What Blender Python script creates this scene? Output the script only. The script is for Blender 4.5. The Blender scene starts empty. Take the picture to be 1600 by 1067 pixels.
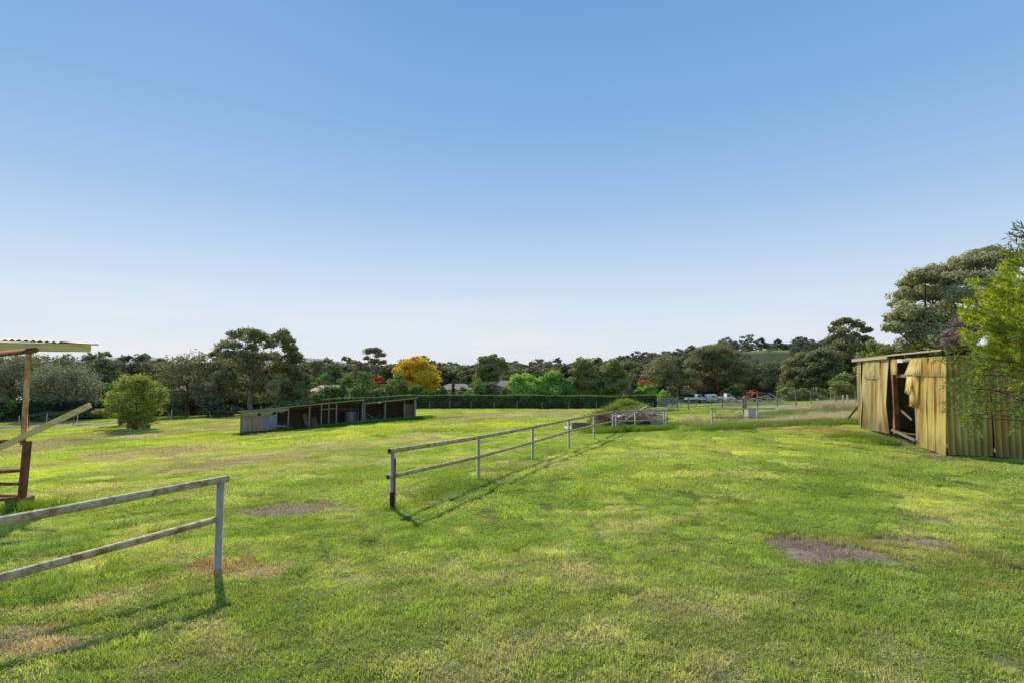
import bpy, math, random
import numpy as np
from mathutils import Vector, Matrix

R = math.radians
rng = np.random.default_rng(11)
random.seed(5)
sc = bpy.context.scene
col = sc.collection

# ------------------------------------------------------------------ camera
EYE = 1.9
F = 840.0
PITCH = math.atan(50.0 / F)
HOR = 533.5 + 50.0
cam = bpy.data.cameras.new('camera')
cam.sensor_width = 36.0
cam.lens = 36.0 * F / 1600.0
cam.clip_start = 0.05
cam.clip_end = 20000
camo = bpy.data.objects.new('camera', cam)
camo.location = (0, 0, EYE)
camo.rotation_euler = (math.pi / 2 + PITCH, 0, 0)
col.objects.link(camo)
sc.camera = camo

def ray(px, py):
    u = (px - 800.0) / F
    v = (533.5 - py) / F
    c, s = math.cos(PITCH), math.sin(PITCH)
    dy = c - v * s
    return u / dy, (s + v * c) / dy            # X per unit Y, dz per unit Y

def P(px, py, Y):
    a, b = ray(px, py)
    return Vector((a * Y, Y, EYE + b * Y))

# ------------------------------------------------------------------ numpy noise
_g = rng.random((256, 256))
def vnoise(x, y):
    x = np.asarray(x, float); y = np.asarray(y, float)
    xi = np.floor(x).astype(int); yi = np.floor(y).astype(int)
    fx = x - xi; fy = y - yi
    fx = fx * fx * (3 - 2 * fx); fy = fy * fy * (3 - 2 * fy)
    a = _g[xi & 255, yi & 255]; b = _g[(xi + 1) & 255, yi & 255]
    c = _g[xi & 255, (yi + 1) & 255]; d = _g[(xi + 1) & 255, (yi + 1) & 255]
    return (a * (1 - fx) + b * fx) * (1 - fy) + (c * (1 - fx) + d * fx) * fy
def fbm(x, y, o=4):
    s = 0; a = 0.5; t = 0
    for k in range(o):
        s = s + a * vnoise(x * 2 ** k + 17.3 * k, y * 2 ** k + 5.1 * k); t += a; a *= 0.55
    return s / t
def sstep(a, b, x):
    t = np.clip((np.asarray(x, float) - a) / (b - a), 0, 1)
    return t * t * (3 - 2 * t)

# ------------------------------------------------------------------ terrain
_ctrl = []
for px, py, D in [(340, 893, 5.6), (612, 795, 8.9), (747, 748, 11.7), (830, 718, 14.6), (886, 701, 17.5), (925, 686, 20.3),
                  (955, 674, 23.1), (1040, 671, 24.2), (1112, 669, 25.8), (1183, 664, 26.5), (1478, 712, 13.0), (1347, 668, 18.5),
                  (1700, 716, 12.9), (1244, 632, 50), (1338, 627, 60), (1075, 641, 48), (650, 640, 75), (840, 640, 75), (1027, 640, 74), (378, 681, 41), (650, 655, 46.7),
                  (210, 671, 53), (0, 668, 66), (370, 650, 78), (35, 792, 9.6), (800, 1067, 3.25), (1600, 1067, 3.25),
                  (0, 1067, 3.15), (1150, 632, 72), (1085, 630, 125), (1250, 655, 28), (1600, 640, 60), (-300, 668, 68), (347, 958, 4.55), (653, 818, 7.95), (200, 1020, 3.75)]:
    p = P(px, py, D); _ctrl.append((p.x, p.y, p.z))
_ctrl += [(0, 0, 0.02), (-15, -15, 0.2), (15, -15, 0.3), (-60, -60, 1), (60, -60, 1.5), (60, 20, 1.0), (-60, 10, -3.4), (90, 90, -1.0),
          (-120, 100, -6.0), (0, 120, -4.6), (60, 130, -3.6), (-60, 130, -5.4), (-20, 100, -4.7)]
_ctrl = np.array(_ctrl)
def _tps(r2):
    return 0.5 * r2 * np.log(r2 + 1e-6)
_n = len(_ctrl)
_d2 = ((_ctrl[:, None, :2] - _ctrl[None, :, :2]) ** 2).sum(-1)
_A = np.zeros((_n + 3, _n + 3))
_A[:_n, :_n] = _tps(_d2) + np.eye(_n) * 1.2
_A[:_n, _n] = 1; _A[:_n, _n + 1:] = _ctrl[:, :2]
_A[_n, :_n] = 1; _A[_n + 1:, :_n] = _ctrl[:, :2].T
_w = np.linalg.solve(_A, np.concatenate([_ctrl[:, 2], [0, 0, 0]]))
_RX = [-600, 0, 300, 680, 800, 900, 960, 1050, 1130, 1200, 1300, 1400, 1600, 2200]
_RY = [573, 573, 575, 574, 574, 573, 565, 553, 539, 532, 532, 540, 556, 560]
_FX = [-800, 0, 110, 175, 230, 275, 400, 470, 500, 560, 620, 700, 2000]
_FY = [571, 569, 564, 559, 556.5, 565, 567, 558.5, 560.5, 569, 578, 581, 581]
def terrain(x, y):
    x = np.atleast_1d(np.asarray(x, float)); y = np.atleast_1d(np.asarray(y, float))
    shp = x.shape; x = x.ravel(); y = y.ravel()
    near = np.full(x.shape, _w[_n]) + _w[_n + 1] * x + _w[_n + 2] * y
    for i in range(_n):
        near += _w[i] * _tps((x - _ctrl[i, 0]) ** 2 + (y - _ctrl[i, 1]) ** 2)
    near = np.clip(near, -7, 2.2)
    ys = np.maximum(y, 20)
    a = 800 + F * x / ys
    zr = EYE + (HOR - np.interp(a, _RX, _RY)) / F * 520 - 9.5
    zf = EYE + (HOR - np.interp(a, _FX, _FY)) / F * 4200
    base = -5.0 + 0 * x
    far = base + (zr - base) * sstep(170, 520, y)
    far = far + (-12 - zr) * sstep(560, 1000, y)
    far = far + (zf + 12) * sstep(2600, 4200, y) * (1 - 0.8 * sstep(4400, 6500, y))
    far += (fbm(x / 60, y / 60, 3) - .5) * 5 * sstep(180, 300, y)
    k = sstep(90, 160, np.hypot(x * 0.8, y))
    z = near * (1 - k) + far * k
    z += (fbm(x * 0.9, y * 0.9, 3) - 0.5) * 0.055 * (1 - sstep(60, 120, y))
    return z.reshape(shp)
def tz(x, y):
    return float(terrain(x, y)[0])
def at(px, py, dmin=1.6, dmax=900):
    a, b = ray(px, py)
    Y = np.geomspace(dmin, dmax, 4000)
    d = EYE + b * Y - terrain(a * Y, Y)
    i = np.argmax(d < 0)
    if i == 0: i = len(Y) - 1
    t = d[i - 1] / (d[i - 1] - d[i] + 1e-9)
    y = Y[i - 1] + (Y[i] - Y[i - 1]) * t
    return Vector((a * y, y, tz(a * y, y)))
def foot(px, Y, py=640):
    a, _ = ray(px, py)
    return Vector((a * Y, Y, tz(a * Y, Y)))

# ------------------------------------------------------------------ materials
def new_mat(name):
    m = bpy.data.materials.new(name); m.use_nodes = True
    nt = m.node_tree; nt.nodes.clear()
    out = nt.nodes.new('ShaderNodeOutputMaterial')
    return m, nt, out
def N(nt, t, **kw):
    n = nt.nodes.new(t)
    for k, v in kw.items():
        if k.startswith('i_'):
            n.inputs[k[2:].replace('_', ' ')].default_value = v
        else: setattr(n, k, v)
    return n
def ramp(nt, fac, stops):
    r = N(nt, 'ShaderNodeValToRGB')
    el = r.color_ramp.elements
    while len(el) < len(stops): el.new(0.5)
    for e, (p, c) in zip(el, stops):
        e.position = p; e.color = (c[0], c[1], c[2], 1)
    nt.links.new(fac, r.inputs['Fac'])
    return r.outputs['Color']
def weathered(name, stops, scale=6.0, stretch=(1, 1, 1), rough=0.8, metal=0.0, bump=0.3, detail=8, stops2=None, scale2=30, mixf=0.4, coord='Object', bscale=None, spec=0.3):
    m, nt, out = new_mat(name)
    b = N(nt, 'ShaderNodeBsdfPrincipled'); b.inputs['Roughness'].default_value = rough; b.inputs['Metallic'].default_value = metal
    b.inputs['Specular IOR Level'].default_value = spec
    if coord == 'World':
        tc = N(nt, 'ShaderNodeNewGeometry'); src = tc.outputs['Position']
    else:
        tc = N(nt, 'ShaderNodeTexCoord'); src = tc.outputs['Object']
    mp = N(nt, 'ShaderNodeMapping'); mp.inputs['Scale'].default_value = stretch
    nt.links.new(src, mp.inputs['Vector'])
    n1 = N(nt, 'ShaderNodeTexNoise'); n1.inputs['Scale'].default_value = scale; n1.inputs['Detail'].default_value = detail; n1.inputs['Roughness'].default_value = .65
    nt.links.new(mp.outputs[0], n1.inputs['Vector'])
    c = ramp(nt, n1.outputs['Fac'], stops)
    n2 = N(nt, 'ShaderNodeTexNoise'); n2.inputs['Scale'].default_value = scale2; n2.inputs['Detail'].default_value = 4
    nt.links.new(mp.outputs[0], n2.inputs['Vector'])
    if stops2:
        c2 = ramp(nt, n2.outputs['Fac'], stops2)
        mx = N(nt, 'ShaderNodeMix', data_type='RGBA', blend_type='MULTIPLY'); mx.inputs[0].default_value = mixf
        nt.links.new(c, mx.inputs[6]); nt.links.new(c2, mx.inputs[7]); c = mx.outputs[2]
    nt.links.new(c, b.inputs['Base Color'])
    if bump:
        bp = N(nt, 'ShaderNodeBump'); bp.inputs['Strength'].default_value = bump; bp.inputs['Distance'].default_value = 0.01
        nt.links.new(n2.outputs['Fac'], bp.inputs['Height']); nt.links.new(bp.outputs[0], b.inputs['Normal'])
    nt.links.new(b.outputs[0], out.inputs[0])
    return m
G2 = [(0.3, (.45, .45, .45)), (0.7, (1, 1, 1))]
M = {}
M['pipe'] = weathered('galvanised_pipe', [(0.34, (.32, .13, .04)), (0.43, (.46, .31, .15)), (0.52, (.62, .50, .29)), (0.75, (.78, .67, .43))], 11, (1, 1, 1), .75, 0, .3, stops2=G2, scale2=60, mixf=.5)
M['pipe_white'] = weathered('pale_galvanised', [(0.30, (.30, .15, .06)), (0.37, (.44, .37, .26)), (0.7, (.62, .56, .44))], 4, (1, 1, .4), .65, 0, .15, stops2=G2, scale2=40, mixf=.4)
M['rust'] = weathered('rusty_steel', [(0.3, (.10, .045, .025)), (0.5, (.26, .11, .045)), (0.7, (.40, .20, .08))], 9, (1, 1, .5), .9, 0, .5, stops2=G2, scale2=60)
M['rust_yellow'] = weathered('rusty_yellow_pipe', [(0.36, (.34, .08, .02)), (0.46, (.70, .26, .05)), (0.56, (.92, .55, .15)), (0.8, (.95, .72, .28))], 4, (1, 1, .45), .85, 0, .4, stops2=G2, scale2=50)
M['rust_dark'] = weathered('dark_rust', [(0.3, (.03, .015, .01)), (0.7, (.11, .045, .02))], 12, (1, 1, 1), .9, 0, .4)
M['timber'] = weathered('weathered_timber', [(0.3, (.28, .24, .14)), (0.5, (.46, .42, .25)), (0.75, (.60, .56, .38))], 3, (.25, 6, 6), .85, 0, .3, stops2=G2, scale2=22, mixf=.5)
M['timber_grey'] = weathered('grey_timber', [(0.3, (.16, .12, .08)), (0.5, (.28, .215, .145)), (0.75, (.40, .32, .22))], 2.5, (5, 5, .5), .9, 0, .4, stops2=G2, scale2=16, mixf=.7)
M['timber_dark'] = weathered('dark_boards', [(0.3, (.15, .10, .07)), (0.7, (.44, .32, .22))], 2.0, (.4, 4, 6), .9, 0, .4, stops2=G2, scale2=12, mixf=.7)
M['post'] = weathered('fence_timber', [(0.3, (.16, .13, .10)), (0.7, (.36, .32, .26))], 8, (2, 2, .4), .9, 0, .3)
M['post_pale'] = weathered('pale_post', [(0.3, (.5, .44, .34)), (0.7, (.75, .70, .57))], 8, (2, 2, .4), .9, 0, .2)
M['tin_grey'] = weathered('galvanised_tin', [(0.3, (.22, .23, .25)), (0.6, (.34, .36, .39)), (0.8, (.42, .44, .47))], 2.5, (2, 2, .3), .55, 0.2, .1, stops2=G2, scale2=14, mixf=.4)
M['tin_green'] = weathered('mossy_tin', [(0.3, (.26, .21, .09)), (0.5, (.42, .36, .18)), (0.8, (.55, .49, .30))], 3.0, (1, 1, 1), .8, 0, .2, stops2=G2, scale2=25, mixf=.5)
M['earth'] = weathered('bare_earth', [(0.3, (.17, .11, .07)), (0.7, (.34, .24, .17))], 4, (1, 1, 1), 1, 0, .8, stops2=G2, scale2=30)
M['timber_yellow'] = weathered('yellowed_timber', [(0.3, (.72, .46, .14)), (0.5, (.95, .70, .25)), (0.75, (.98, .82, .40))], 3, (.25, 6, 6), .85, 0, .3, stops2=G2, scale2=22, mixf=.35)
M['wire'] = weathered('fence_wire', [(0.3, (.10, .10, .10)), (0.7, (.15, .15, .15))], 5, rough=.6, bump=0)
M['mortar'] = weathered('cream_render', [(0.3, (.40, .36, .27)), (0.7, (.52, .48, .38))], 1.2, bump=.1, stops2=G2, scale2=9, mixf=.15)
M['roof_grey'] = weathered('grey_roof_tiles', [(0.3, (.12, .105, .095)), (0.7, (.19, .17, .15))], 1.2, (1, 1, 4), bump=.2, stops2=G2, scale2=6)
M['roof_pink'] = weathered('terracotta_roof', [(0.3, (.38, .17, .12)), (0.7, (.52, .27, .20))], 1.2, (1, 1, 4), bump=.2, stops2=G2, scale2=6, mixf=.3)
M['glass'] = weathered('window_glass', [(0.3, (.03, .04, .05)), (0.7, (.06, .07, .08))], 2, rough=.1, bump=0, spec=.6)
M['white'] = weathered('white_paint', [(0.3, (.66, .67, .68)), (0.7, (.8, .8, .8))], 3, rough=.4, bump=0)
M['orange'] = weathered('orange_paint', [(0.3, (.55, .10, .03)), (0.7, (.75, .16, .05))], 3, rough=.45, bump=0)
M['black'] = weathered('black_rubber', [(0.3, (.015, .015, .015)), (0.7, (.035, .035, .035))], 6, rough=.8, bump=0)
M['concrete'] = weathered('pale_concrete', [(0.3, (.38, .35, .28)), (0.7, (.55, .52, .43))], 4, bump=.4, stops2=G2, scale2=20)
M['sheet_pale'] = weathered('faded_sheet', [(0.3, (.48, .37, .30)), (0.7, (.72, .60, .50))], 3, bump=.4, stops2=G2, scale2=14)
M['bark'] = weathered('brown_bark', [(0.3, (.05, .038, .028)), (0.5, (.11, .085, .065)), (0.8, (.20, .16, .13))], 5, (1, 1, .25), .95, 0, .6, stops2=G2, scale2=20, coord='World')
M['bark_pale'] = weathered('pale_gum_bark', [(0.3, (.16, .12, .095)), (0.5, (.30, .25, .20)), (0.8, (.44, .40, .34))], 3, (1, 1, .25), .85, 0, .3, stops2=G2, scale2=12, coord='World')
M['bark_red'] = weathered('red_bark', [(0.3, (.12, .05, .03)), (0.7, (.26, .12, .075))], 3, (1, 1, .25), .9, 0, .3, coord='World')
M['asphalt'] = weathered('asphalt', [(0.3, (.055, .052, .05)), (0.7, (.085, .08, .075))], 1.5, bump=.1, stops2=G2, scale2=12, mixf=.3)
M['stick'] = weathered('dry_sticks', [(0.3, (.34, .23, .15)), (0.7, (.72, .57, .40))], 8, bump=.2)

def tin_yellow():
    m, nt, out = new_mat('yellowed_corrugated_tin')
    b = N(nt, 'ShaderNodeBsdfPrincipled'); b.inputs['Roughness'].default_value = .62; b.inputs['Specular IOR Level'].default_value = .3
    tc = N(nt, 'ShaderNodeTexCoord')
    mp = N(nt, 'ShaderNodeMapping'); mp.inputs['Scale'].default_value = (3.2, 3.2, .35)
    nt.links.new(tc.outputs['Object'], mp.inputs['Vector'])
    n1 = N(nt, 'ShaderNodeTexNoise'); n1.inputs['Scale'].default_value = 1.6; n1.inputs['Detail'].default_value = 9; n1.inputs['Roughness'].default_value = .7
    nt.links.new(mp.outputs[0], n1.inputs['Vector'])
    c = ramp(nt, n1.outputs['Fac'], [(0.30, (.72, .58, .14)), (0.46, (.92, .72, .23)), (0.62, (.96, .74, .27)), (0.75, (.86, .54, .18))])
    n3 = N(nt, 'ShaderNodeTexNoise'); n3.inputs['Scale'].default_value = 1.1; n3.inputs['Detail'].default_value = 6
    mp3 = N(nt, 'ShaderNodeMapping'); mp3.inputs['Scale'].default_value = (2.6, 2.6, .6); mp3.inputs['Location'].default_value = (3.1, 1.7, 0)
    nt.links.new(tc.outputs['Object'], mp3.inputs['Vector']); nt.links.new(mp3.outputs[0], n3.inputs['Vector'])
    rm = N(nt, 'ShaderNodeMapRange'); rm.inputs['From Min'].default_value = .50; rm.inputs['From Max'].default_value = .62
    nt.links.new(n3.outputs['Fac'], rm.inputs['Value'])
    n2 = N(nt, 'ShaderNodeTexNoise'); n2.inputs['Scale'].default_value = 14; n2.inputs['Detail'].default_value = 6
    nt.links.new(mp.outputs[0], n2.inputs['Vector'])
    mul = N(nt, 'ShaderNodeMath', operation='MULTIPLY'); nt.links.new(rm.outputs[0], mul.inputs[0]); nt.links.new(n2.outputs['Fac'], mul.inputs[1])
    mx = N(nt, 'ShaderNodeMix', data_type='RGBA'); mx.inputs[7].default_value = (.42, .15, .04, 1)
    nt.links.new(mul.outputs[0], mx.inputs[0]); nt.links.new(c, mx.inputs[6])
    c2 = ramp(nt, n2.outputs['Fac'], [(0.3, (.75, .72, .68)), (0.65, (1, 1, 1))])
    m2 = N(nt, 'ShaderNodeMix', data_type='RGBA', blend_type='MULTIPLY'); m2.inputs[0].default_value = .30
    nt.links.new(mx.outputs[2], m2.inputs[6]); nt.links.new(c2, m2.inputs[7])
    ag = N(nt, 'ShaderNodeAttribute'); ag.attribute_name = 'valley_shade_rust'  # painted valley shade and rust stains of the sheets
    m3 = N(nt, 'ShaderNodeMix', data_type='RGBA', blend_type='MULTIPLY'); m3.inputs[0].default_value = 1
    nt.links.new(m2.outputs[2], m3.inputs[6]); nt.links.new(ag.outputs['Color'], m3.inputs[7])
    nt.links.new(m3.outputs[2], b.inputs['Base Color'])
    bp = N(nt, 'ShaderNodeBump'); bp.inputs['Strength'].default_value = .2; bp.inputs['Distance'].default_value = .01
    nt.links.new(n2.outputs['Fac'], bp.inputs['Height']); nt.links.new(bp.outputs[0], b.inputs['Normal'])
    nt.links.new(b.outputs[0], out.inputs[0])
    return m
M['tin_yellow'] = tin_yellow()

def leaf_mat(name, instancer=False, trans=.35, rough=.6, gain=1.0):
    m, nt, out = new_mat(name)
    a = N(nt, 'ShaderNodeAttribute'); a.attribute_name = 'col'
    c = a.outputs['Color']
    if instancer:
        a2 = N(nt, 'ShaderNodeAttribute'); a2.attribute_name = 'tint'; a2.attribute_type = 'INSTANCER'
        mx = N(nt, 'ShaderNodeMix', data_type='RGBA', blend_type='MULTIPLY'); mx.inputs[0].default_value = 1
        nt.links.new(c, mx.inputs[6]); nt.links.new(a2.outputs['Color'], mx.inputs[7]); c = mx.outputs[2]
    d = N(nt, 'ShaderNodeBsdfDiffuse'); t = N(nt, 'ShaderNodeBsdfTranslucent'); g = N(nt, 'ShaderNodeBsdfGlossy'); g.inputs['Roughness'].default_value = rough
    g.inputs['Color'].default_value = (.8, .8, .8, 1)
    nt.links.new(c, d.inputs['Color'])
    hs = N(nt, 'ShaderNodeHueSaturation'); hs.inputs['Saturation'].default_value = 1.12; hs.inputs['Value'].default_value = 1.35; hs.inputs['Hue'].default_value = .492
    nt.links.new(c, hs.inputs['Color']); nt.links.new(hs.outputs[0], t.inputs['Color'])
    m1 = N(nt, 'ShaderNodeMixShader'); m1.inputs[0].default_value = trans
    nt.links.new(d.outputs[0], m1.inputs[1]); nt.links.new(t.outputs[0], m1.inputs[2])
    m2 = N(nt, 'ShaderNodeMixShader'); m2.inputs[0].default_value = .03
    nt.links.new(m1.outputs[0], m2.inputs[1]); nt.links.new(g.outputs[0], m2.inputs[2])
    nt.links.new(m2.outputs[0], out.inputs[0])
    return m
M['leaf'] = leaf_mat('foliage')
M['leaf_i'] = leaf_mat('far_foliage', True, trans=.25)
M['grass'] = leaf_mat('grass_blades', True, trans=.42, rough=.5)
M['weed'] = leaf_mat('weed_blades', False, trans=.4)

# ------------------------------------------------------------------ mesh helpers
class MB:
    def __init__(s): s.v = []; s.f = []
    def add(s, vs, fs):
        o = len(s.v); s.v += [tuple(v) for v in vs]; s.f += [tuple(i + o for i in f) for f in fs]
    def box(s, c, d, rz=0, mat=None):
        hx, hy, hz = d[0] / 2, d[1] / 2, d[2] / 2
        m = mat if mat is not None else Matrix.Rotation(rz, 3, 'Z')
        vs = [Vector(c) + m @ Vector((x, y, z)) for x in (-hx, hx) for y in (-hy, hy) for z in (-hz, hz)]
        s.add(vs, [(0, 1, 3, 2), (4, 6, 7, 5), (0, 4, 5, 1), (2, 3, 7, 6), (0, 2, 6, 4), (1, 5, 7, 3)])
    def beam(s, a, b, w, h, up=(0, 0, 1)):
        a = Vector(a); b = Vector(b); d = (b - a); L = d.length; d.normalize()
        sd = d.cross(Vector(up)).normalized(); u = sd.cross(d)
        m = Matrix((d, sd, u)).transposed()
        s.box((a + b) / 2, (L, w, h), mat=m)
    def tube(s, pts, rad, n=8, cap=True):
        pts = [Vector(p) for p in pts]
        if not hasattr(rad, '__len__'): rad = [rad] * len(pts)
        rings = []
        for i, p in enumerate(pts):
            d = (pts[min(i + 1, len(pts) - 1)] - pts[max(i - 1, 0)]).normalized()
            a = Vector((0, 0, 1)) if abs(d.z) < .9 else Vector((1, 0, 0))
            x = d.cross(a).normalized(); y = d.cross(x)
            rings.append([p + (x * math.cos(2 * math.pi * k / n) + y * math.sin(2 * math.pi * k / n)) * rad[i] for k in range(n)])
        vs = [v for r in rings for v in r]; fs = []
        for i in range(len(pts) - 1):
            for k in range(n):
                k2 = (k + 1) % n
                fs.append((i * n + k, i * n + k2, (i + 1) * n + k2, (i + 1) * n + k))
        if cap:
            fs.append(tuple(range(n))); fs.append(tuple((len(pts) - 1) * n + k for k in range(n)))
        s.add(vs, fs)
    def build(s, name, mat, parent=None, smooth=False, bevel=0, org=None):
        me = bpy.data.meshes.new(name)
        ox = Vector((0, 0, 0))
        if parent is not None and parent.get('_org') is not None: ox = Vector(parent['_org'])
        if org is not None: ox = Vector(org)
        me.from_pydata([tuple(Vector(v) - ox) for v in s.v], [], s.f); me.update()
        if smooth:
            for p in me.polygons: p.use_smooth = True
        if mat: me.materials.append(mat)
        o = bpy.data.objects.new(name, me); col.objects.link(o)
        o['_org'] = [float(v) for v in ox]
        if parent is not None: o.parent = parent
        elif org is not None: o.location = ox
        if bevel:
            b = o.modifiers.new('bevel', 'BEVEL'); b.width = bevel; b.segments = 2
        return o
def tag(o, label=None, cat=None, group=None, kind=None):
    if label: o['label'] = label
    if cat: o['category'] = cat
    if group: o['group'] = group
    if kind: o['kind'] = kind
    return o
def thing(name, label, cat, loc=(0, 0, 0), group=None):
    o = bpy.data.objects.new(name, None); col.objects.link(o); o.location = loc
    o['_org'] = [float(v) for v in loc]
    o.empty_display_size = .2
    return tag(o, label, cat, group)
def np_mesh(name, V, quads, mat, parent=None, colr=None, loc=None, link=True, smooth=False):
    me = bpy.data.meshes.new(name)
    V = np.asarray(V, np.float32).reshape(-1, 3)
    Q = np.asarray(quads, np.int32).reshape(-1, 4)
    me.vertices.add(len(V)); me.vertices.foreach_set('co', V.ravel())
    me.loops.add(Q.size); me.loops.foreach_set('vertex_index', Q.ravel())
    me.polygons.add(len(Q)); me.polygons.foreach_set('loop_start', np.arange(0, Q.size, 4, dtype=np.int32))
    if smooth: me.polygons.foreach_set('use_smooth', np.ones(len(Q), bool))
    me.update(calc_edges=True)
    if colr is not None:
        at_ = me.attributes.new('col', 'FLOAT_COLOR', 'POINT')
        c = np.ones((len(V), 4), np.float32); c[:, :3] = colr
        at_.data.foreach_set('color', c.ravel())
    me.materials.append(mat)
    o = bpy.data.objects.new(name, me)
    if link: col.objects.link(o)
    if parent is not None: o.parent = parent
    if loc is not None: o.location = loc
    return o

# diamond leaves: centres C, normals Nn, length L, width W
def leaf_quads(C, Nn, L, W, axis=None, bend=0.0):
    n = len(C)
    Nn = Nn / (np.linalg.norm(Nn, axis=1, keepdims=True) + 1e-9)
    if axis is None: axis = rng.normal(size=(n, 3))
    ax = axis - Nn * (axis * Nn).sum(1, keepdims=True)
    ax /= (np.linalg.norm(ax, axis=1, keepdims=True) + 1e-9)
    sd = np.cross(Nn, ax)
    L = np.broadcast_to(np.asarray(L, float).reshape(-1, 1), (n, 1)); W = np.broadcast_to(np.asarray(W, float).reshape(-1, 1), (n, 1))
    V = np.stack([C - ax * L / 2, C + sd * W / 2 + Nn * bend * L, C + ax * L / 2, C - sd * W / 2 + Nn * bend * L], 1)
    return V.reshape(-1, 3), np.arange(n * 4).reshape(-1, 4)

def lobes_to_leaves(lobes, n, leaf, c_dark, c_light, sub=15, subr=.5, flat=.8, jitter=.5, inner=.25):
    """lobes: array (k,6) centre+radii. Returns V, Q, col"""
    lobes = np.asarray(lobes, float)
    area = (lobes[:, 3] * lobes[:, 5]) + 1e-6
    cnt = np.maximum((n * area / area.sum()).astype(int), 8)
    CC = []; NN = []; SH = []
    for (cx, cy, cz, rx, ry, rz), k in zip(lobes, cnt):
        ns = sub
        d = rng.normal(size=(ns, 3)); d /= np.linalg.norm(d, axis=1, keepdims=True)
        d[:, 2] = np.where(d[:, 2] < -.35, -d[:, 2] * .6, d[:, 2])
        sc_ = np.array([rx, ry, rz])
        sc0 = np.array([cx, cy, cz])
        sp = sc0 + d * sc_ * rng.uniform(.35, .8, (ns, 1))
        sr = subr * rng.uniform(.65, 1.35, ns)
        idx = rng.integers(0, ns, k)
        e = rng.normal(size=(k, 3)); e /= np.linalg.norm(e, axis=1, keepdims=True)
        rad = rng.uniform(inner, 1, (k, 1)) ** .5
        off = e * rad * sr[idx][:, None] * sc_ * np.array([1, 1, flat])
        p = sp[idx] + off
        nn = e * 1.0 + d[idx] * .5 + rng.normal(size=(k, 3)) * jitter
        sh = .45 + .35 * (e[:, 2] * .5 + .5) + .25 * rng.random(k) + .18 * (rng.random(ns)[idx] - .5) + .12 * d[idx][:, 2]  # upper side of each clump coloured lighter, imitating sunlit tops
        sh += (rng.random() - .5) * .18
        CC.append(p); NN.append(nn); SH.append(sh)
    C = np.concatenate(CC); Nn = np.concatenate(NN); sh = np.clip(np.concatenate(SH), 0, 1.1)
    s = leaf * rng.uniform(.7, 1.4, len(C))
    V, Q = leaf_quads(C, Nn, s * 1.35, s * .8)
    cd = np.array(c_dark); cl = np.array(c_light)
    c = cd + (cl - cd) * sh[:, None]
    c *= rng.uniform(.82, 1.18, (len(C), 1))
    return V, Q, np.repeat(c, 4, 0), C
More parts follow.
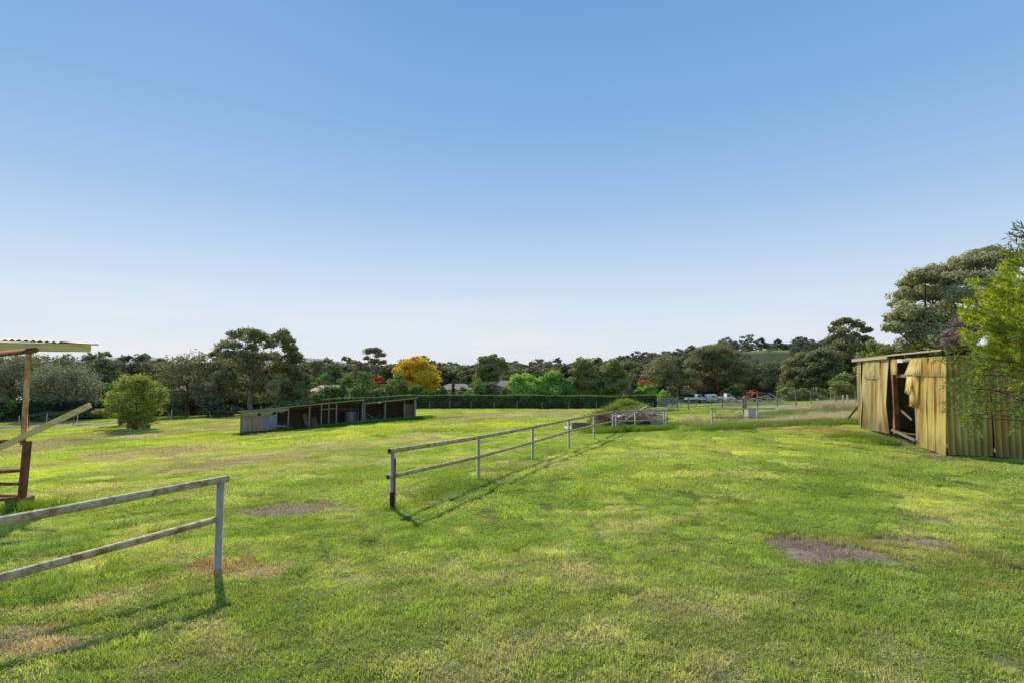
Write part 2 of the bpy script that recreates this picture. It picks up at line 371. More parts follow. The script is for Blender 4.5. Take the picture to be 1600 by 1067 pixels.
# ------------------------------------------------------------------ ground patches (laid out on the terrain)
_pt = []
def patch(kind, px, py, hw, hh, k=1.0, warp=.5):
    c = at(px, py); a = at(px, py - hh); b = at(px, py + hh)
    _pt.append((kind, c.x, c.y, hw / F * c.y, max((a.y - b.y) / 2, .05), k, warp))
for a in [
    ('dirt', 1296, 864, 82, 19, 1.3, .35), ('dirt', 1245, 848, 44, 11, 1.2, .4), ('dirt', 1360, 870, 52, 9, 1.0), ('dirt', 1438, 846, 50, 10, .95, .8), ('dirt', 1452, 812, 26, 7, 1.0), ('brown', 1345, 855, 120, 26, .28, .9),
    ('brown', 1570, 880, 50, 16, .5, .9), ('brown', 1530, 915, 50, 12, .45, .9), ('dirt', 1390, 845, 30, 5, .5, .9), ('brown', 1450, 865, 60, 12, .3, .9),
    ('dirt', 450, 794, 72, 11, 1.1, .7), ('dirt', 430, 801, 34, 6, .7, .8), ('dirt', 480, 787, 30, 5, .6),
    ('brown', 345, 888, 60, 13, 1.0, .8), ('straw', 400, 893, 45, 9, .9, .8), ('brown', 385, 873, 26, 6, .8), ('dirt', 250, 908, 22, 7, .9, .8), ('brown', 320, 893, 40, 6, .8, .8),
    ('straw', 40, 1010, 70, 24, 1.0, .7), ('dirt', 5, 990, 20, 12, .9, .6), ('straw', 75, 985, 36, 8, .9, .7), ('straw', 170, 940, 50, 10, .6, .8), ('straw', 65, 770, 38, 6, .75, .6),
    ('dirt', 25, 822, 20, 4, .6), ('straw', 320, 1005, 28, 10, .5, .9), ('straw', 315, 985, 22, 7, .6, .9), ('straw', 335, 770, 60, 8, .3),
    ('mauve', 250, 708, 130, 8, .9, .9), ('mauve', 110, 688, 70, 7, .8, .9), ('mauve', 350, 726, 110, 9, .8, .9), ('mauve', 260, 720, 60, 5, .7, .9),
    ('mauve', 520, 700, 90, 9, .55, .9), ('mauve', 430, 712, 70, 7, .5, .9), ('mauve', 60, 700, 70, 8, .6), ('mauve', 190, 683, 80, 6, .7, .9), ('mauve', 330, 668, 70, 4, .7, .9),
    ('mauve', 640, 690, 90, 8, .4, .9), ('mauve', 560, 720, 80, 9, .4, .9), ('mauve', 760, 652, 120, 4, .5, .9), ('mauve', 870, 645, 60, 2, .6, .9), ('mauve', 700, 668, 60, 4, .4, .9),
    ('bright', 90, 735, 130, 14, .95, .5), ('bright', 300, 690, 120, 7, .8, .8), ('bright', 600, 672, 130, 6, .9, .6), ('bright', 480, 690, 90, 5, .7), ('bright', 760, 665, 90, 7, .8, .6),
    ('bright', 1000, 740, 120, 28, .55, .9), ('bright', 1180, 700, 170, 13, .7, .8), ('bright', 1075, 655, 50, 8, .9, .6), ('bright', 1500, 770, 130, 24, .55, .9), ('bright', 1060, 690, 70, 8, .7),
    ('lush', 60, 860, 90, 25, .9, .8), ('lush', 200, 905, 90, 20, .9, .9), ('lush', 60, 930, 80, 22, .9, .9), ('lush', 480, 770, 110, 14, .5, .9), ('lush', 560, 740, 90, 12, .5, .9),
    ('lush', 700, 745, 60, 9, .6, .8), ('lush', 380, 960, 160, 30, .5, .9), ('lush', 1270, 780, 110, 14, .6, .8), ('lush', 830, 860, 110, 24, .4, .9), ('lush', 1190, 800, 60, 12, .5, .9),
    ('dirt', 1352, 676, 20, 4, 1.3, .3), ('dirt', 1372, 683, 20, 5, 1.3, .3), ('dirt', 1392, 689, 20, 6, 1.3, .3), ('dirt', 1410, 696, 20, 6, 1.3, .3), ('dirt', 1430, 703, 20, 5, 1.3, .3), ('dirt', 1450, 710, 20, 4.5, 1.3, .3), ('dirt', 1472, 716, 18, 3.5, 1.2, .3), ('brown', 1310, 674, 35, 5, .8), ('brown', 1230, 668, 45, 5, .5), ('dirt', 1400, 680, 50, 5, 1, .4), ('dirt', 1470, 712, 30, 4, .9, .4),
    ('brown', 1130, 668, 26, 3, .8), ('straw', 1150, 652, 34, 3, .7), ('dirt', 1112, 670, 14, 3, .9), ('bright', 1250, 660, 90, 8, .5, .9),
    ('dirt', 748, 751, 50, 4, 1.0, .8), ('dirt', 695, 771, 50, 4.5, .8, .9), ('straw', 660, 785, 40, 5, .7, .9), ('dirt', 785, 738, 30, 3.5, 1.0, .8), ('dirt', 830, 723, 30, 3, .8, .9), ('straw', 870, 712, 30, 2.5, .7, .8), ('dirt', 905, 708, 30, 2, .5), ('straw', 820, 728, 60, 3, .4),
    ('dirt', 845, 798, 10, 3, .9, .9), ('dirt', 780, 911, 16, 5, .9, .9), ('dirt', 543, 903, 8, 3, .8), ('dirt', 645, 940, 24, 6, .5, .9), ('dirt', 908, 808, 5, 2, 1), ('dirt', 788, 833, 5, 2, 1), ('straw', 1100, 690, 10, 2, .8),
    ('straw', 950, 715, 10, 2, .8), ('dirt', 1000, 728, 8, 1.5, .7), ('straw', 870, 880, 80, 20, .3, .9), ('dirt', 700, 1010, 30, 9, .35, .9), ('straw', 640, 900, 80, 14, .35, .9), ('straw', 980, 830, 60, 16, .35, .9),
    ('dirt', 1320, 796, 12, 3, .9, .9), ('dirt', 1375, 818, 18, 3, .7, .9), ('dirt', 1590, 808, 16, 3, .8, .9), ('brown', 1280, 778, 30, 3, .5, .9), ('straw', 1080, 950, 70, 22, .3, .9), ('dirt', 1560, 1035, 40, 9, .6, .9),
    ('mud', 1150, 634, 70, 2.5, .8, .5), ('brown', 300, 700, 30, 3, .6), ('straw', 1000, 960, 50, 12, .3, .9), ('mauve', 90, 668, 100, 3, .5, .8),
    ]:
    patch(*a)
_side = {'dirt': 0, 'brown': 1, 'straw': 2, 'mauve': 3, 'bright': 4, 'lush': 5, 'mud': 6}
PC = np.array([(.26, .22, .155), (.33, .21, .10), (.46, .39, .20), (.33, .26, .185), (.38, .44, .09), (.18, .28, .045), (.36, .30, .24)])

def fields(x, y):
    """per-point weights of each ground kind"""
    W = np.zeros((7,) + x.shape)
    wx = (fbm(x * 1.7 + 40, y * 1.7, 4) - .5) * 2; wy = (fbm(x * 1.7, y * 1.7 + 90, 4) - .5) * 2
    fine = (fbm(x * 7, y * 7, 3) - .5) * 2
    for kind, cx, cy, rx, ry, k, warp in _pt:
        dx = (x - cx) / rx; dy = (y - cy) / ry
        near = (np.abs(dx) < 2.6) & (np.abs(dy) < 2.6)
        if not near.any(): continue
        d = np.sqrt((dx[near] + wx[near] * warp * 1.4) ** 2 + (dy[near] + wy[near] * warp * 1.4) ** 2) + fine[near] * .3 * warp
        w = k * (1 - sstep(.62, 1.18, d))
        j = _side[kind]
        W[j][near] = np.maximum(W[j][near], w)
    return W
def ground_info(x, y):
    W = fields(x, y)
    r = np.hypot(x, y)
    n1 = fbm(x / 5.0 + 3, y / 5.0 + 8, 4)
    n2 = fbm(x * .8 + 70, y * .8, 4)
    n3 = fbm(x * 3.1, y * 3.1 + 33, 3)
    n4 = fbm(x / 14 + 9, y / 7 + 2, 3)
    mown = np.array([.300, .362, .085]); lush = np.array([.200, .285, .054]); yel = np.array([.40, .415, .140]); dry = np.array([.43, .39, .20])
    t1 = sstep(.36, .64, n1 * .4 + n2 * .3 + n3 * .3)[..., None]
    c = lush * (1 - t1) + mown * t1
    t2 = (sstep(.50, .70, n2 * .55 + n3 * .45) * .75)[..., None]
    c = c * (1 - t2) + yel * t2
    t3 = (sstep(.58, .74, n3 * .6 + n1 * .4) * .38)[..., None]
    c = c * (1 - t3) + dry * t3
    # rough paddock left of the middle fence is mottled with seeding dry grass
    side = sstep(0.5, 4.0, (-1.98 + .44 * (y - 8.9)) - x) * sstep(13, 22, y) * (1 - sstep(95, 130, y))
    t4 = (side * (sstep(.46, .58, n4 * .6 + n2 * .4) * .45))[..., None]
    c = c * (1 - t4) + np.array([.34, .28, .17]) * t4
    t5 = (side * (sstep(.50, .62, fbm(x / 9 + 50, y / 4, 4)) * .55))[..., None]
    c = c * (1 - t5) + np.array([.30, .39, .05]) * t5
    order = [5, 4, 3, 2, 1, 6, 0]
    for j in order:
        k = (W[j] * (.92 if j in (0, 1, 2, 6) else .8))[..., None]
        c = c * (1 - k) + PC[j] * k
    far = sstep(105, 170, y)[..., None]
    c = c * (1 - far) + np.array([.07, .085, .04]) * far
    # open meadow high on the right hill, and the arena field beyond the wire fence
    a = 800 + F * x / np.maximum(y, 1)
    m = (sstep(1142, 1160, a) * (1 - sstep(1226, 1250, a)) * sstep(395, 425, y) * (1 - sstep(500, 515, y)))[..., None]
    c = c * (1 - m) + np.array([.22, .27, .075]) * m
    m2 = (sstep(1038, 1050, a) * (1 - sstep(1240, 1255, a)) * sstep(52, 54, y) * (1 - sstep(88, 92, y)))[..., None]
    c = c * (1 - m2 * .85) + np.array([.15, .215, .075]) * m2 * .85
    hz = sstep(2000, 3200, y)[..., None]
    c = c * (1 - hz) + np.array([.30, .335, .37]) * hz  # bluish haze painted into the far hill colour
    bare = np.clip(W[0] * 1.1 + W[6] + W[1] * .62 + W[2] * .2, 0, 1)
    tall = 1 + .35 * W[5] * (r < 30) + 1.0 * W[5] * (x < -3.9) * (r < 9) - .35 * bare
    # long grass left corner
    tall = tall + 1.0 * sstep(.45, .6, n2) * sstep(0, 1.5, (-3.3 - .42 * (5.8 - y)) - x - .3) * .5 * (y < 9) * (y > 2)
    return c, bare, tall, side

# ground: one polar sheet out to the horizon
rr = np.concatenate([[0.0], np.geomspace(.6, 120, 640), np.geomspace(122, 9000, 220)])
th1 = np.linspace(-60, 60, 620); th2 = np.linspace(60, 300, 72)[1:-1]
th = np.radians(np.concatenate([th1, th2]))
TH, RR = np.meshgrid(th, rr)
GX = RR * np.sin(TH); GY = RR * np.cos(TH)
GZ = terrain(GX, GY)
gc, gb, gt, _ = ground_info(GX, GY)
# small relief: tufts and hollows, bare ground sits lower
GZ += (fbm(GX * 5, GY * 5, 2) - .5) * .035 * (1 - sstep(25, 60, RR)) - .02 * gb * (RR < 60)
nr, nth = RR.shape
ii = np.arange(nr * nth).reshape(nr, nth)
jn = np.roll(ii, -1, axis=1)
Q = np.stack([ii[:-1], ii[1:], jn[1:], jn[:-1]], -1).reshape(-1, 4)
Q = Q[:, ::-1]

m, nt, out = new_mat('paddock_ground')
b = N(nt, 'ShaderNodeBsdfPrincipled'); b.inputs['Roughness'].default_value = 1; b.inputs['Specular IOR Level'].default_value = .05
ca = N(nt, 'ShaderNodeAttribute'); ca.attribute_name = 'col'
ge = N(nt, 'ShaderNodeNewGeometry')
n1 = N(nt, 'ShaderNodeTexNoise'); n1.inputs['Scale'].default_value = 22; n1.inputs['Detail'].default_value = 8; n1.inputs['Roughness'].default_value = .75
n2 = N(nt, 'ShaderNodeTexNoise'); n2.inputs['Scale'].default_value = 1.3; n2.inputs['Detail'].default_value = 8; n2.inputs['Roughness'].default_value = .75
for n_ in (n1, n2): nt.links.new(ge.outputs['Position'], n_.inputs['Vector'])
c1 = ramp(nt, n1.outputs['Fac'], [(0.34, (.42, .40, .38)), (0.5, (.9, .9, .88)), (0.66, (1.4, 1.4, 1.35))])
c2 = ramp(nt, n2.outputs['Fac'], [(0.34, (.68, .70, .62)), (0.5, (1, 1, 1)), (0.68, (1.22, 1.2, 1.15))])
mx = N(nt, 'ShaderNodeMix', data_type='RGBA', blend_type='MULTIPLY'); mx.inputs[0].default_value = 1
mx2 = N(nt, 'ShaderNodeMix', data_type='RGBA', blend_type='MULTIPLY'); mx2.inputs[0].default_value = 1
nt.links.new(ca.outputs['Color'], mx.inputs[6]); nt.links.new(c1, mx.inputs[7])
nt.links.new(mx.outputs[2], mx2.inputs[6]); nt.links.new(c2, mx2.inputs[7])
nt.links.new(mx2.outputs[2], b.inputs['Base Color'])
bp = N(nt, 'ShaderNodeBump'); bp.inputs['Strength'].default_value = .8; bp.inputs['Distance'].default_value = .03
nt.links.new(n1.outputs['Fac'], bp.inputs['Height']); nt.links.new(bp.outputs[0], b.inputs['Normal'])
nt.links.new(b.outputs[0], out.inputs[0])
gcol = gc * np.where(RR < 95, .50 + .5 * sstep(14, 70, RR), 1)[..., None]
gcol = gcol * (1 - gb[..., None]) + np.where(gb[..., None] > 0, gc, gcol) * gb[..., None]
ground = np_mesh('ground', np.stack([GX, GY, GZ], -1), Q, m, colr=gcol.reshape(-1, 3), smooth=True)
tag(ground, kind='structure')

# ------------------------------------------------------------------ scattering through geometry nodes
src = {}
def source_collection(name, objs):
    c = bpy.data.collections.new(name)
    for o in objs: c.objects.link(o)
    return c
def scatter(name, pts, idx, rotz, scl, tint, coll, tilt=None):
    me = bpy.data.meshes.new(name)
    n = len(pts)
    me.vertices.add(n); me.vertices.foreach_set('co', np.asarray(pts, np.float32).ravel())
    def attr(nm, ty, dat, key):
        a = me.attributes.new(nm, ty, 'POINT'); a.data.foreach_set(key, np.ascontiguousarray(dat).ravel())
    attr('idx', 'INT', np.asarray(idx, np.int32), 'value')
    rot = np.zeros((n, 3), np.float32); rot[:, 2] = rotz
    if tilt is not None: rot[:, :2] = tilt
    attr('rot', 'FLOAT_VECTOR', rot, 'vector')
    attr('scl', 'FLOAT_VECTOR', np.asarray(scl, np.float32), 'vector')
    t = np.ones((n, 4), np.float32); t[:, :3] = tint
    attr('tint', 'FLOAT_COLOR', t, 'color')
    o = bpy.data.objects.new(name, me); col.objects.link(o)
    ng = bpy.data.node_groups.new(name, 'GeometryNodeTree')
    ng.interface.new_socket('Geometry', in_out='INPUT', socket_type='NodeSocketGeometry')
    ng.interface.new_socket('Geometry', in_out='OUTPUT', socket_type='NodeSocketGeometry')
    gi = ng.nodes.new('NodeGroupInput'); go = ng.nodes.new('NodeGroupOutput')
    ci = ng.nodes.new('GeometryNodeCollectionInfo'); ci.inputs['Collection'].default_value = coll
    ci.inputs['Separate Children'].default_value = True; ci.inputs['Reset Children'].default_value = True
    ip = ng.nodes.new('GeometryNodeInstanceOnPoints'); ip.inputs['Pick Instance'].default_value = True
    def na(nm, ty):
        a = ng.nodes.new('GeometryNodeInputNamedAttribute'); a.data_type = ty; a.inputs['Name'].default_value = nm
        return [s_ for s_ in a.outputs if s_.enabled and s_.name == 'Attribute'][0]
    L = ng.links.new
    L(gi.outputs[0], ip.inputs['Points']); L(ci.outputs[0], ip.inputs['Instance'])
    L(na('idx', 'INT'), ip.inputs['Instance Index'])
    er = ng.nodes.new('FunctionNodeEulerToRotation')
    L(na('rot', 'FLOAT_VECTOR'), er.inputs[0]); L(er.outputs[0], ip.inputs['Rotation'])
    L(na('scl', 'FLOAT_VECTOR'), ip.inputs['Scale'])
    L(ip.outputs[0], go.inputs[0])
    md = o.modifiers.new('scatter', 'NODES'); md.node_group = ng
    return o

# grass tufts: curved blades, three kinds by distance (names sort in index order)
def tuft(name, size, nb, h, w, spread=.6, seg=2):
    bx = rng.uniform(-size / 2, size / 2, (nb, 2)); az = rng.uniform(0, 2 * np.pi, nb)
    hh = h * rng.uniform(.45, 1.25, nb); lean = rng.uniform(.1, spread, nb) * hh
    la = rng.uniform(0, 2 * np.pi, nb)
    wv = w * rng.uniform(.6, 1.3, nb)
    s = np.stack([np.cos(az), np.sin(az), np.zeros(nb)], 1)
    ld = np.stack([np.cos(la), np.sin(la), np.zeros(nb)], 1)
    b0 = np.concatenate([bx, -np.ones((nb, 1)) * .02], 1)
    mid = b0 + ld * (lean * .35)[:, None]; mid[:, 2] += hh * .6 + .02
    tip = b0 + ld * lean[:, None] * 1.1; tip[:, 2] += hh * .95 + .02
    h_ = (wv / 2)[:, None]
    V = np.stack([b0 - s * h_, b0 + s * h_, mid + s * h_ * .85, mid - s * h_ * .85, tip + s * h_ * .12, tip - s * h_ * .12], 1).reshape(-1, 3)
    k = np.arange(nb) * 6
    Qd = np.concatenate([np.stack([k, k + 1, k + 2, k + 3], 1), np.stack([k + 3, k + 2, k + 4, k + 5], 1)])
    base = np.array([.62, .60, .55]); tipc = np.array([1.25, 1.2, 1.1])
    t = np.array([.0, .0, .7, .7, 1, 1])[None, :, None]
    c = base + (tipc - base) * t
    var = rng.uniform(.72, 1.3, (nb, 1, 1)) * np.ones((1, 6, 1))
    straw = (rng.random((nb, 1, 1)) < .14)
    hue = np.where(straw, np.array([1.32, 1.1, 1.6]), np.array([1.0, 1, 1]))
    c = c * var * hue
    return np_mesh(name, V, Qd, M['grass'], colr=c.reshape(-1, 3), link=False)
T = []
for i in range(5): T.append(tuft('a_tuft_%d' % i, .22, 215, .032, .0046, 1.35))
for i in range(4): T.append(tuft('b_tuft_%d' % i, .7, 860, .040, .009, 1.2))
for i in range(3): T.append(tuft('c_tuft_%d' % i, 2.4, 1400, .08, .030))
for i in range(3): T.append(tuft('d_tuft_%d' % i, .16, 60, .17, .0062, 1.0))
for i in range(3): T.append(tuft('e_tuft_%d' % i, .6, 170, .36, .014, .9))
for i in range(2): T.append(tuft('f_tuft_%d' % i, .15, 12, .045, .005, 1.3))
tc_ = source_collection('grass_sources', T)
def wedge(n, y0, y1, px0=-60, px1=1660):
    """points spread evenly over the ground between two depths inside a wedge of view"""
    i = np.arange(n) + rng.integers(0, 9999)              # evenly spread sequence: no bare gaps between tufts
    y = np.sqrt(y0 ** 2 + (y1 ** 2 - y0 ** 2) * ((i * 0.7548776662) % 1)); a = px0 + (px1 - px0) * ((i * 0.5698402909) % 1)
    return (a - 800) / F * y, y
PTS = []; IDX = []; SCL = []; TINT = []
def emit(x, y, idx, scl, tint=None, sink=0.0):
    z = terrain(x, y) + (fbm(x * 5, y * 5, 2) - .5) * .035 * (1 - sstep(25, 60, np.hypot(x, y))) - sink
    c, b_, t_, _ = ground_info(x, y)
    PTS.append(np.stack([x, y, z], 1)); IDX.append(idx); SCL.append(scl); TINT.append(c if tint is None else tint)
def layer(n, y0, y1, base, nk, sxy, fadein=None, fadeout=None, hs=1.0):
    x, y = wedge(n, y0, y1)
    c, b_, t_, side = ground_info(x, y)
    keep = rng.random(n) > .97 * sstep(.22, .80, b_)
    if fadeout: keep &= rng.random(n) > sstep(fadeout[0], fadeout[1], y)
    if fadein: keep &= rng.random(n) < sstep(fadein[0], fadein[1], y)
    # keep clear of the shed floor
    q = (x - 10.5) * .2 - (y - 13.0) * -.0
    x = x[keep]; y = y[keep]; t_ = t_[keep]; side = side[keep]; k = len(x)
    lum = rng.uniform(.85, 1.15, k)
    s = np.stack([sxy * rng.uniform(.8, 1.2, k)] * 2 + [hs * t_ * (1 + .5 * side) * rng.uniform(.7, 1.25, k) * (.30 + 1.15 * fbm(x * 4.2, y * 4.2, 3))], 1)
    emit(x, y, base + rng.integers(0, nk, k), s)
    clump = (.70 + .72 * fbm(x * 5.5 + 20, y * 5.5, 3))[:, None] * (1 - .18 * (1 - .6 * sstep(8, 16, y)) * sstep(.55, .75, fbm(x * 2.3 + 5, y * 2.3, 3)))[:, None]
    TINT[-1] = TINT[-1] * lum[:, None] * clump * 1.12 * (.84 + .16 * sstep(3.5, 7, y))[:, None] * (1.32 if base < 9 else 1.2)
def wa(y0, y1): return (y1 ** 2 - y0 ** 2) / 2 * 1720 / F
layer(int(wa(1.7, 10) / .024), 1.7, 10, 0, 5, 1.0, fadeout=(8, 10))
layer(int(wa(7.5, 32) / .24), 7.5, 32, 5, 4, 1.0, fadein=(7.5, 10), fadeout=(24, 32))
layer(int(wa(23, 100) / 2.9), 23, 100, 9, 3, 1.0, fadein=(23, 32), fadeout=(85, 100))
# longer loose tufts
x, y = wedge(6500, 2.2, 12); c, b_, t_, side = ground_info(x, y)
k = rng.random(len(x)) < np.clip((t_ - 1.3) * .6, 0, 1) * (1 - b_) + .001
x = x[k]; y = y[k]; kk = len(x)
emit(x, y, 12 + rng.integers(0, 3, kk), np.stack([rng.uniform(.8, 1.6, kk)] * 2 + [rng.uniform(.35, .85, kk)], 1)); TINT[-1] = TINT[-1] * np.array([.85, 1.0, .85])
# thin blades over the bare patches
x, y = wedge(26000, 2.2, 14); c, b_, t_, side = ground_info(x, y)
k = (b_ > .3) & (rng.random(len(x)) < .30)
x = x[k]; y = y[k]; kk = len(x)
emit(x, y, 18 + rng.integers(0, 2, kk), np.stack([rng.uniform(.8, 1.4, kk)] * 3, 1)); TINT[-1] = TINT[-1] * .6 + np.where(rng.random((kk, 1)) < .5, np.array([.14, .16, .03]), np.array([.22, .17, .09]))

# crumbs, straw and dead leaves lying on the bare ground
x, y = wedge(60000, 2.2, 22); c, b_, t_, side = ground_info(x, y)
k = (b_ > .35) & (rng.random(len(x)) < .9 * b_)
x = x[k]; y = y[k]; kk = len(x)
Cl = np.stack([x, y, terrain(x, y) + (fbm(x * 5, y * 5, 2) - .5) * .035 - .02 * b_[k] + .006], 1)
V, Qd = leaf_quads(Cl, np.array([0, 0, 1.0]) + rng.normal(0, .45, (kk, 3)), rng.uniform(.012, .055, kk), rng.uniform(.006, .022, kk))
t = rng.random((kk, 1)); cc = np.where(rng.random((kk, 1)) < .55, np.array([.42, .35, .22]) * (.5 + .7 * t), np.array([.16, .125, .085]) * (.5 + t))
lit = np_mesh('ground_litter', V, Qd, M['weed'], colr=np.repeat(cc, 4, 0)); tag(lit, kind='stuff')
# ------------------------------------------------------------------ pipe fences
def pipe_fence(name, label, cat, posts, tops, mids, rt=.04, rm=.034, rp=.036, ext0=.08, ext1=.05, mid_ext0=.0, pm='pipe_white', rail_m='pipe', group=None, seg=12):
    """posts: list of ground points; tops / mids: z of the rail axes at each post"""
    t = thing(name, label, cat, posts[0], group)
    for p, zt in zip(posts, tops):
        m_ = MB(); m_.tube([(p.x, p.y, p.z - .15), (p.x, p.y, zt - rt * .6)], rp, seg); m_.build('post', M[pm], t, True)
    def rail(nm, zs, r, e0, off):
        pts = [Vector((p.x, p.y, z)) + off for p, z in zip(posts, zs)]
        d0 = (pts[0] - pts[1]).normalized(); d1 = (pts[-1] - pts[-2]).normalized()
        full = [pts[0] + d0 * e0]
        for i in range(len(pts) - 1):
            full += [pts[i], pts[i].lerp(pts[i + 1], .5) + Vector((0, 0, -.006))]
        full += [pts[-1], pts[-1] + d1 * ext1]
        m_ = MB(); m_.tube(full, r, seg, cap=False)
        o = m_.build(nm, M[rail_m], t, True)
        for e, d in ((full[0], d0), (full[-1], d1)):
            m_ = MB(); m_.tube([e - d * .03, e + d * .002], r * .86, seg)
            m_.build('pipe_end', M['rust_dark'], o)
        return pts
    rail('top_rail', tops, rt, ext0, Vector((0, 0, 0)))
    if mids:
        d = (posts[-1] - posts[0]).normalized(); sd = Vector((-d.y, d.x, 0)) * (-(rp * .3))
        rail('middle_rail', mids, rm, mid_ext0, sd)
    return t
def zat(px_y, Y):
    return EYE + ray(800, px_y)[1] * Y
# middle run
f2 = []
A0 = P(612, 795, 8.9)
for px, py, Y in [(612, 795, 8.9), (747, 748, 11.7), (830, 718, 14.6), (886, 701, 17.5), (925, 686, 20.3), (955, 674, 23.1)]:
    Yl = Y; X = A0.x + .441 * (Yl - 8.9); f2.append(Vector((X, Yl, tz(X, Yl))))
tops = [zat(y_, p.y) for y_, p in zip([703.5, 683, 667, 655.5, 648, 643], f2)]
mids = [zat(y_, p.y) for y_, p in zip([743, 713, 690, 673, 664, 657.5], f2)]
t = pipe_fence('pipe_fence', 'long grey pipe rail fence running across the lawn towards the rubbish heap', 'fence', f2, tops, mids, mid_ext0=.13)
m_ = MB(); p = f2[0]; m_.beam((p.x + .052, p.y - .02, p.z - .05), (p.x + .052, p.y - .02, tops[0] - .12), .02, .035, up=(0, 1, 0)); m_.build('rusty_strip', M['rust'], t)
m_ = MB(); m_.tube([(p.x, p.y, p.z - .1), (p.x, p.y, p.z + .30)], .0385, 12); m_.build('rusty_sleeve', M['rust_dark'], t, True)
# return run in front of the heap
J = f2[-1]
f3 = [Vector((J.x + .13, J.y - .05, 0)), Vector((5.35, 23.5, 0)), Vector((6.78, 24.1, 0)), Vector((6.93, 24.2, 0))]
for p in f3: p.z = tz(p.x, p.y)
pipe_fence('pipe_fence', 'short grey pipe rail fence standing in front of the rubbish heap', 'fence', f3, [zat(642, f3[0].y), zat(641.3, f3[1].y), zat(640.3, f3[2].y), zat(640, f3[3].y)],
           [zat(657.5, f3[0].y), zat(656.8, f3[1].y), zat(655.5, f3[2].y), zat(655.2, f3[3].y)], rt=.035, rm=.032)
# left foreground run, comes in from outside the picture
dl = Vector((-.385, -.923, 0))
B0 = P(340, 893, 5.65)
f1 = [Vector((B0.x, B0.y, 0)), Vector((B0.x, B0.y, 0)) + dl * 2.9, Vector((B0.x, B0.y, 0)) + dl * 5.8]
for p in f1: p.z = tz(p.x, p.y)
zt0 = zat(749, 5.65); zm0 = zat(810, 5.65)
pr = P(0, 803, 1)
zt1 = zt0 - .03; 
pipe_fence('pipe_fence', 'rusty pipe rail fence entering from the left in the foreground', 'fence', f1, [zt0, zt0 + .05, zt0 + .08], [zm0, zm0 + .03, zm0 + .05], rt=.037, rm=.034, rp=.038)
# small rail by the weeds
f4 = [foot(1112, 25.7), foot(1183, 26.3)]
pipe_fence('rail_fence', 'small two rail hitching fence standing alone beside dry weeds', 'fence', f4, [zat(638, 25.7), zat(638, 26.3)], [zat(651, 25.7), zat(651, 26.3)], rt=.035, rm=.03, rp=.036, ext1=1.0, ext0=.02, rail_m='pipe')

# ------------------------------------------------------------------ corrugated sheets
def bil(edgeL, edgeR, nu, nv):
    eL = np.array([list(p) for p in edgeL]); eR = np.array([list(p) for p in edgeR])
    def samp(e, t):
        d = np.concatenate([[0], np.cumsum(np.linalg.norm(np.diff(e, axis=0), axis=1))]); d /= d[-1]
        return np.stack([np.interp(t, d, e[:, k]) for k in range(3)], 1)
    tv = np.linspace(0, 1, nv + 1); a = samp(eL, tv); b_ = samp(eR, tv)
    u = np.linspace(0, 1, nu + 1)[None, :, None]
    return a[:, None] * (1 - u) + b_[:, None] * u
def sheet(name, edgeL, edgeR, nrm, mat, parent, pitch=.076, amp=.013, warp=.012, nv=14, rag=.012, seed=0, phase=0):
    w = (Vector(edgeL[0]) - Vector(edgeR[0])).length
    w2 = (Vector(edgeL[-1]) - Vector(edgeR[-1])).length
    nc = max(1, round(max(w, w2) / pitch)); nu = nc * 6
    G = bil(edgeL, edgeR, nu, nv)
    nrm = np.array(nrm) / np.linalg.norm(nrm)
    uu = np.linspace(0, nc, nu + 1)[None, :, None]
    G = G + nrm * amp * np.cos(2 * np.pi * (uu + phase))
    vv = np.linspace(0, 1, nv + 1)[:, None, None]
    G = G + nrm * warp * (vnoise(uu[..., 0] * .35 + seed * 7.7, vv[..., 0] * 3 + seed * 3.3)[..., None] - .5) * 2
    r_ = (vnoise(np.linspace(0, nc * .9, nu + 1) + seed * 5, 0 * np.linspace(0, 1, nu + 1) + seed) - .3) * rag
    G[-1, :, 2] += r_
    ids = np.arange((nv + 1) * (nu + 1)).reshape(nv + 1, nu + 1)
    Qd = np.stack([ids[:-1, :-1], ids[:-1, 1:], ids[1:, 1:], ids[1:, :-1]], -1).reshape(-1, 4)
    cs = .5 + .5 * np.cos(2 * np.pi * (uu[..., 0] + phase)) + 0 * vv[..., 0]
    gr = .76 + .24 * cs ** .8 if amp < .015 else .52 + .48 * cs ** .8  # shade of the corrugation valleys painted into the colour
    gr = gr * (1 - .30 * sstep(.80, 1.0, vv[..., 0] + .18 * vnoise(uu[..., 0] * .8 + seed, 0 * uu[..., 0])))  # darker along the lower edge
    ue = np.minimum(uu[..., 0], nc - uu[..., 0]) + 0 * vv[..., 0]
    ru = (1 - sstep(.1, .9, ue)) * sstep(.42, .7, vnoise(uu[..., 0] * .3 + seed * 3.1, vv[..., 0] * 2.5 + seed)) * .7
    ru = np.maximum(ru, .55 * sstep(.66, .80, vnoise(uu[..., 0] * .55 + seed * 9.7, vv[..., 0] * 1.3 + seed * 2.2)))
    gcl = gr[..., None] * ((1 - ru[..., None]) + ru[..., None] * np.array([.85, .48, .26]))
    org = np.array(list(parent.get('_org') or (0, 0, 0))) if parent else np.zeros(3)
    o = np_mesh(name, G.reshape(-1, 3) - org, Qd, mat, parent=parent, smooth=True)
    ga = o.data.attributes.new('valley_shade_rust', 'FLOAT_COLOR', 'POINT'); g4 = np.ones((gcl.shape[0] * gcl.shape[1], 4), np.float32); g4[:, :3] = gcl.reshape(-1, 3); ga.data.foreach_set('color', g4.ravel())
    o['_org'] = [float(v) for v in org]
    return o
